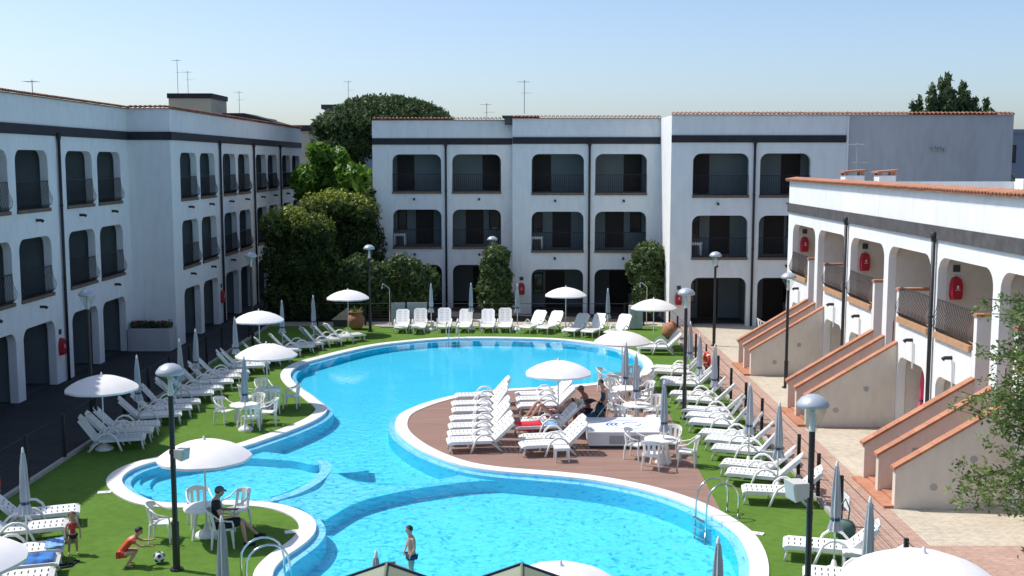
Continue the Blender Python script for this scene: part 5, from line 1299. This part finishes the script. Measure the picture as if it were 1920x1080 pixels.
    if shoes:
        for q in 'LR':
            d = J['to' + q] - J['an' + q]; d.z = 0
            if d.length < .01: d = Vector((1, 0, 0))
            d.normalize(); a = J['an' + q]; mb = MB(); z = min(J['to' + q].z, a.z) - .03
            mb.tube([(a.x - d.x * .05, a.y - d.y * .05, a.z - .03), (a.x + d.x * .08, a.y + d.y * .08, (a.z + J['to' + q].z) / 2), tuple(J['to' + q] + d * .04)], [.045 * s, .05 * s, .035 * s], 7); mb.obj('shoe', shoes, t, True)
    return t
def LRm(d):                                               # mirror the L joints to R unless given
    for k in list(d):
        if k.endswith('L') and k[:-1] + 'R' not in d: x, y, z = d[k]; d[k[:-1] + 'R'] = (x, -y, z)
    return d
SHIRT = ['pelvis', 'spine', 'chest', 'upper', 'shL', 'uaL', 'shR', 'uaR']; SHORTS = ['pelvis', 'hipL', 'thL', 'hipR', 'thR']; LONG = SHORTS + ['knL', 'knR']
# toddler
J = LRm(dict(pelvis=(0, 0, .45), spine=(0, 0, .55), chest=(0, 0, .65), neck=(0, 0, .745), head=(.01, 0, .82), crown=(0, 0, .965), shL=(0, .095, .70), elL=(-.01, .15, .56), wrL=(.05, .15, .44), haL=(.065, .148, .40),
             hipL=(0, .055, .41), knL=(.01, .07, .235), anL=(-.01, .075, .045), toL=(.07, .085, .02), knR=(0, -.08, .235), anR=(-.02, -.09, .045), toR=(.05, -.11, .02)))
person('toddler in a red top standing on the turf beside the lower left loungers', (*G(138, 1039), 0), R(-60), J, .58, (1, 0, -.1), 'skin', [('top', 'cloth_crimson', SHIRT[:4] + ['shL', 'shR'], .014), ('swim_shorts', 'cloth_black', ['pelvis', 'hipL', 'hipR'], .016)], 'hair_brown', 1.35)
# crouching boy
J = LRm(dict(pelvis=(-.16, 0, .31), spine=(-.08, 0, .43), chest=(.03, 0, .55), neck=(.14, 0, .65), head=(.20, 0, .71), crown=(.24, 0, .86), shL=(.09, .13, .60), elL=(.26, .17, .50), wrL=(.43, .15, .51), haL=(.49, .14, .52), elR=(.28, -.16, .48), wrR=(.46, -.12, .46), haR=(.52, -.11, .465),
             hipL=(-.14, .075, .29), knL=(.16, .10, .34), anL=(-.04, .10, .06), toL=(.09, .11, .025)))
person('boy in an orange-red outfit crouching with both arms out toward the football', (*G(243, 1062), 0), R(8), J, .72, (1, 0, -.25), 'skin', [('shirt', 'cloth_red', SHIRT, .016), ('shorts', 'cloth_red', SHORTS, .014)], 'hair_dark', 1.15)
# man in cap on the chair
J = LRm(dict(pelvis=(-.06, 0, .53), spine=(-.12, 0, .70), chest=(-.13, 0, .88), neck=(-.10, 0, 1.10), head=(-.05, 0, 1.18), crown=(-.03, 0, 1.36), shL=(-.12, .20, 1.02), elL=(.0, .33, .74), wrL=(.22, .26, .74), haL=(.30, .22, .75), hipL=(-.03, .10, .50), knL=(.42, .15, .52), anL=(.74, .20, .14), toL=(.90, .22, .09), knR=(.42, -.14, .54), anR=(.50, -.16, .09), toR=(.66, -.18, .04)))
person('bearded man in black with a dark cap seated at the table by the water', (*MANCHAIR, 0), R(15), J, 1.0, (1, .1, -.05), 'skin', [('shirt', 'cloth_black', SHIRT, .02), ('shorts', 'cloth_black', LONG, .02)], 'hair_dark', 1.0, 'cloth_grey', True, shoes='cloth_black')
# boy in the water
J = LRm(dict(pelvis=(0, 0, .60), spine=(0, 0, .73), chest=(.0, 0, .87), neck=(.03, 0, 1.03), head=(.05, 0, 1.10), crown=(.05, 0, 1.255), shL=(.0, .13, .97), elL=(-.03, .17, .78), wrL=(.06, .15, .64), haL=(.08, .14, .59), elR=(.05, -.18, .80), wrR=(.12, -.12, .66), haR=(.14, -.10, .61),
             hipL=(0, .07, .56), knL=(.02, .08, .32), anL=(-.02, .08, .06), toL=(.10, .09, .03)))
x, y = G(772, 1050, -.1); person('dark-haired boy standing waist-deep in the near lobe of the pool', (x, y, floor_z(y)), R(200), J, .74, (1, 0, -.15), 'skin', [('swim_shorts', 'cloth_navy', SHORTS, .014)], 'hair_dark', 1.12)
# standing woman
J = LRm(dict(pelvis=(0, 0, .86), spine=(-.02, 0, 1.0), chest=(.0, 0, 1.16), neck=(.05, 0, 1.38), head=(.10, 0, 1.44), crown=(.13, 0, 1.61), shL=(.0, .17, 1.31), elL=(-.03, .20, 1.06), wrL=(.07, .19, .86), haL=(.10, .18, .79), hipL=(0, .09, .82), knL=(.02, .09, .46), anL=(-.02, .09, .07), toL=(.12, .11, .03)))
person('woman in a dark teal swimsuit standing behind the logo box looking down', (2.72, 35.15, .01), R(195), J, .95, (1, 0, -.5), 'skin', [('swimsuit', 'cloth_teal', ['pelvis', 'spine', 'chest', 'upper', 'hipL', 'hipR'], .012)], 'hair_dark', 1.0, None, False, True)
# seated man with cap on the lounger edge
J = LRm(dict(pelvis=(0, 0, .47), spine=(-.02, 0, .62), chest=(.06, 0, .82), neck=(.16, 0, 1.02), head=(.22, 0, 1.10), crown=(.25, 0, 1.27), shL=(.08, .20, .95), elL=(.26, .24, .72), wrL=(.48, .14, .70), haL=(.55, .10, .70), hipL=(.02, .10, .45), knL=(.42, .14, .50), anL=(.44, .14, .08), toL=(.60, .16, .03)))
person('shirtless man in a grey cap sitting forward beside the standing woman', (2.25, 35.75, .01), R(188), J, 1.0, (1, 0, -.4), 'skin_tan', [('shorts', 'cloth_navy', LONG[:-2], .02)], 'hair_dark', 1.0, 'cloth_grey')
t = thing('stool', 'low dark stool under the shirtless man in the cap', 'stool', (2.28, 35.75, .01)); MB().box((0, 0, .34), (.42, .42, .06)).obj('seat', 'cloth_navy', t)
for i in (-1, 1):
    for j in (-1, 1): MB().tube([(i * .16, j * .16, .32), (i * .19, j * .19, 0)], .016, 5).obj('leg', 'steel', t)
# sunbather
J = LRm(dict(pelvis=(.98, 0, .50), spine=(1.14, 0, .50), chest=(1.32, 0, .58), neck=(1.52, 0, .78), head=(1.57, 0, .84), crown=(1.69, 0, .97), shL=(1.44, .19, .69), elL=(1.22, .27, .56), wrL=(1.10, .18, .66), haL=(1.04, .12, .66), elR=(1.28, -.27, .60), wrR=(1.16, -.18, .72), haR=(1.10, -.12, .74),
             hipL=(.93, .09, .49), knL=(.55, .10, .90), anL=(.22, .11, .46), toL=(.08, .12, .42), knR=(.62, -.10, .86), anR=(.30, -.11, .46), toR=(.16, -.12, .42)))
L_ = ISL[3]; person('sunbather in red swimwear lying on a deck lounger with knees raised', (L_.location.x, L_.location.y, .012), L_.rotation_euler.z, J, .98, (-.7, 0, .7), 'skin', [('swimwear', 'cloth_crimson', ['pelvis', 'hipL', 'hipR'], .012), ('top', 'cloth_grey', ['spine', 'chest', 'upper'], .012)], 'hair_dark', 1.0)
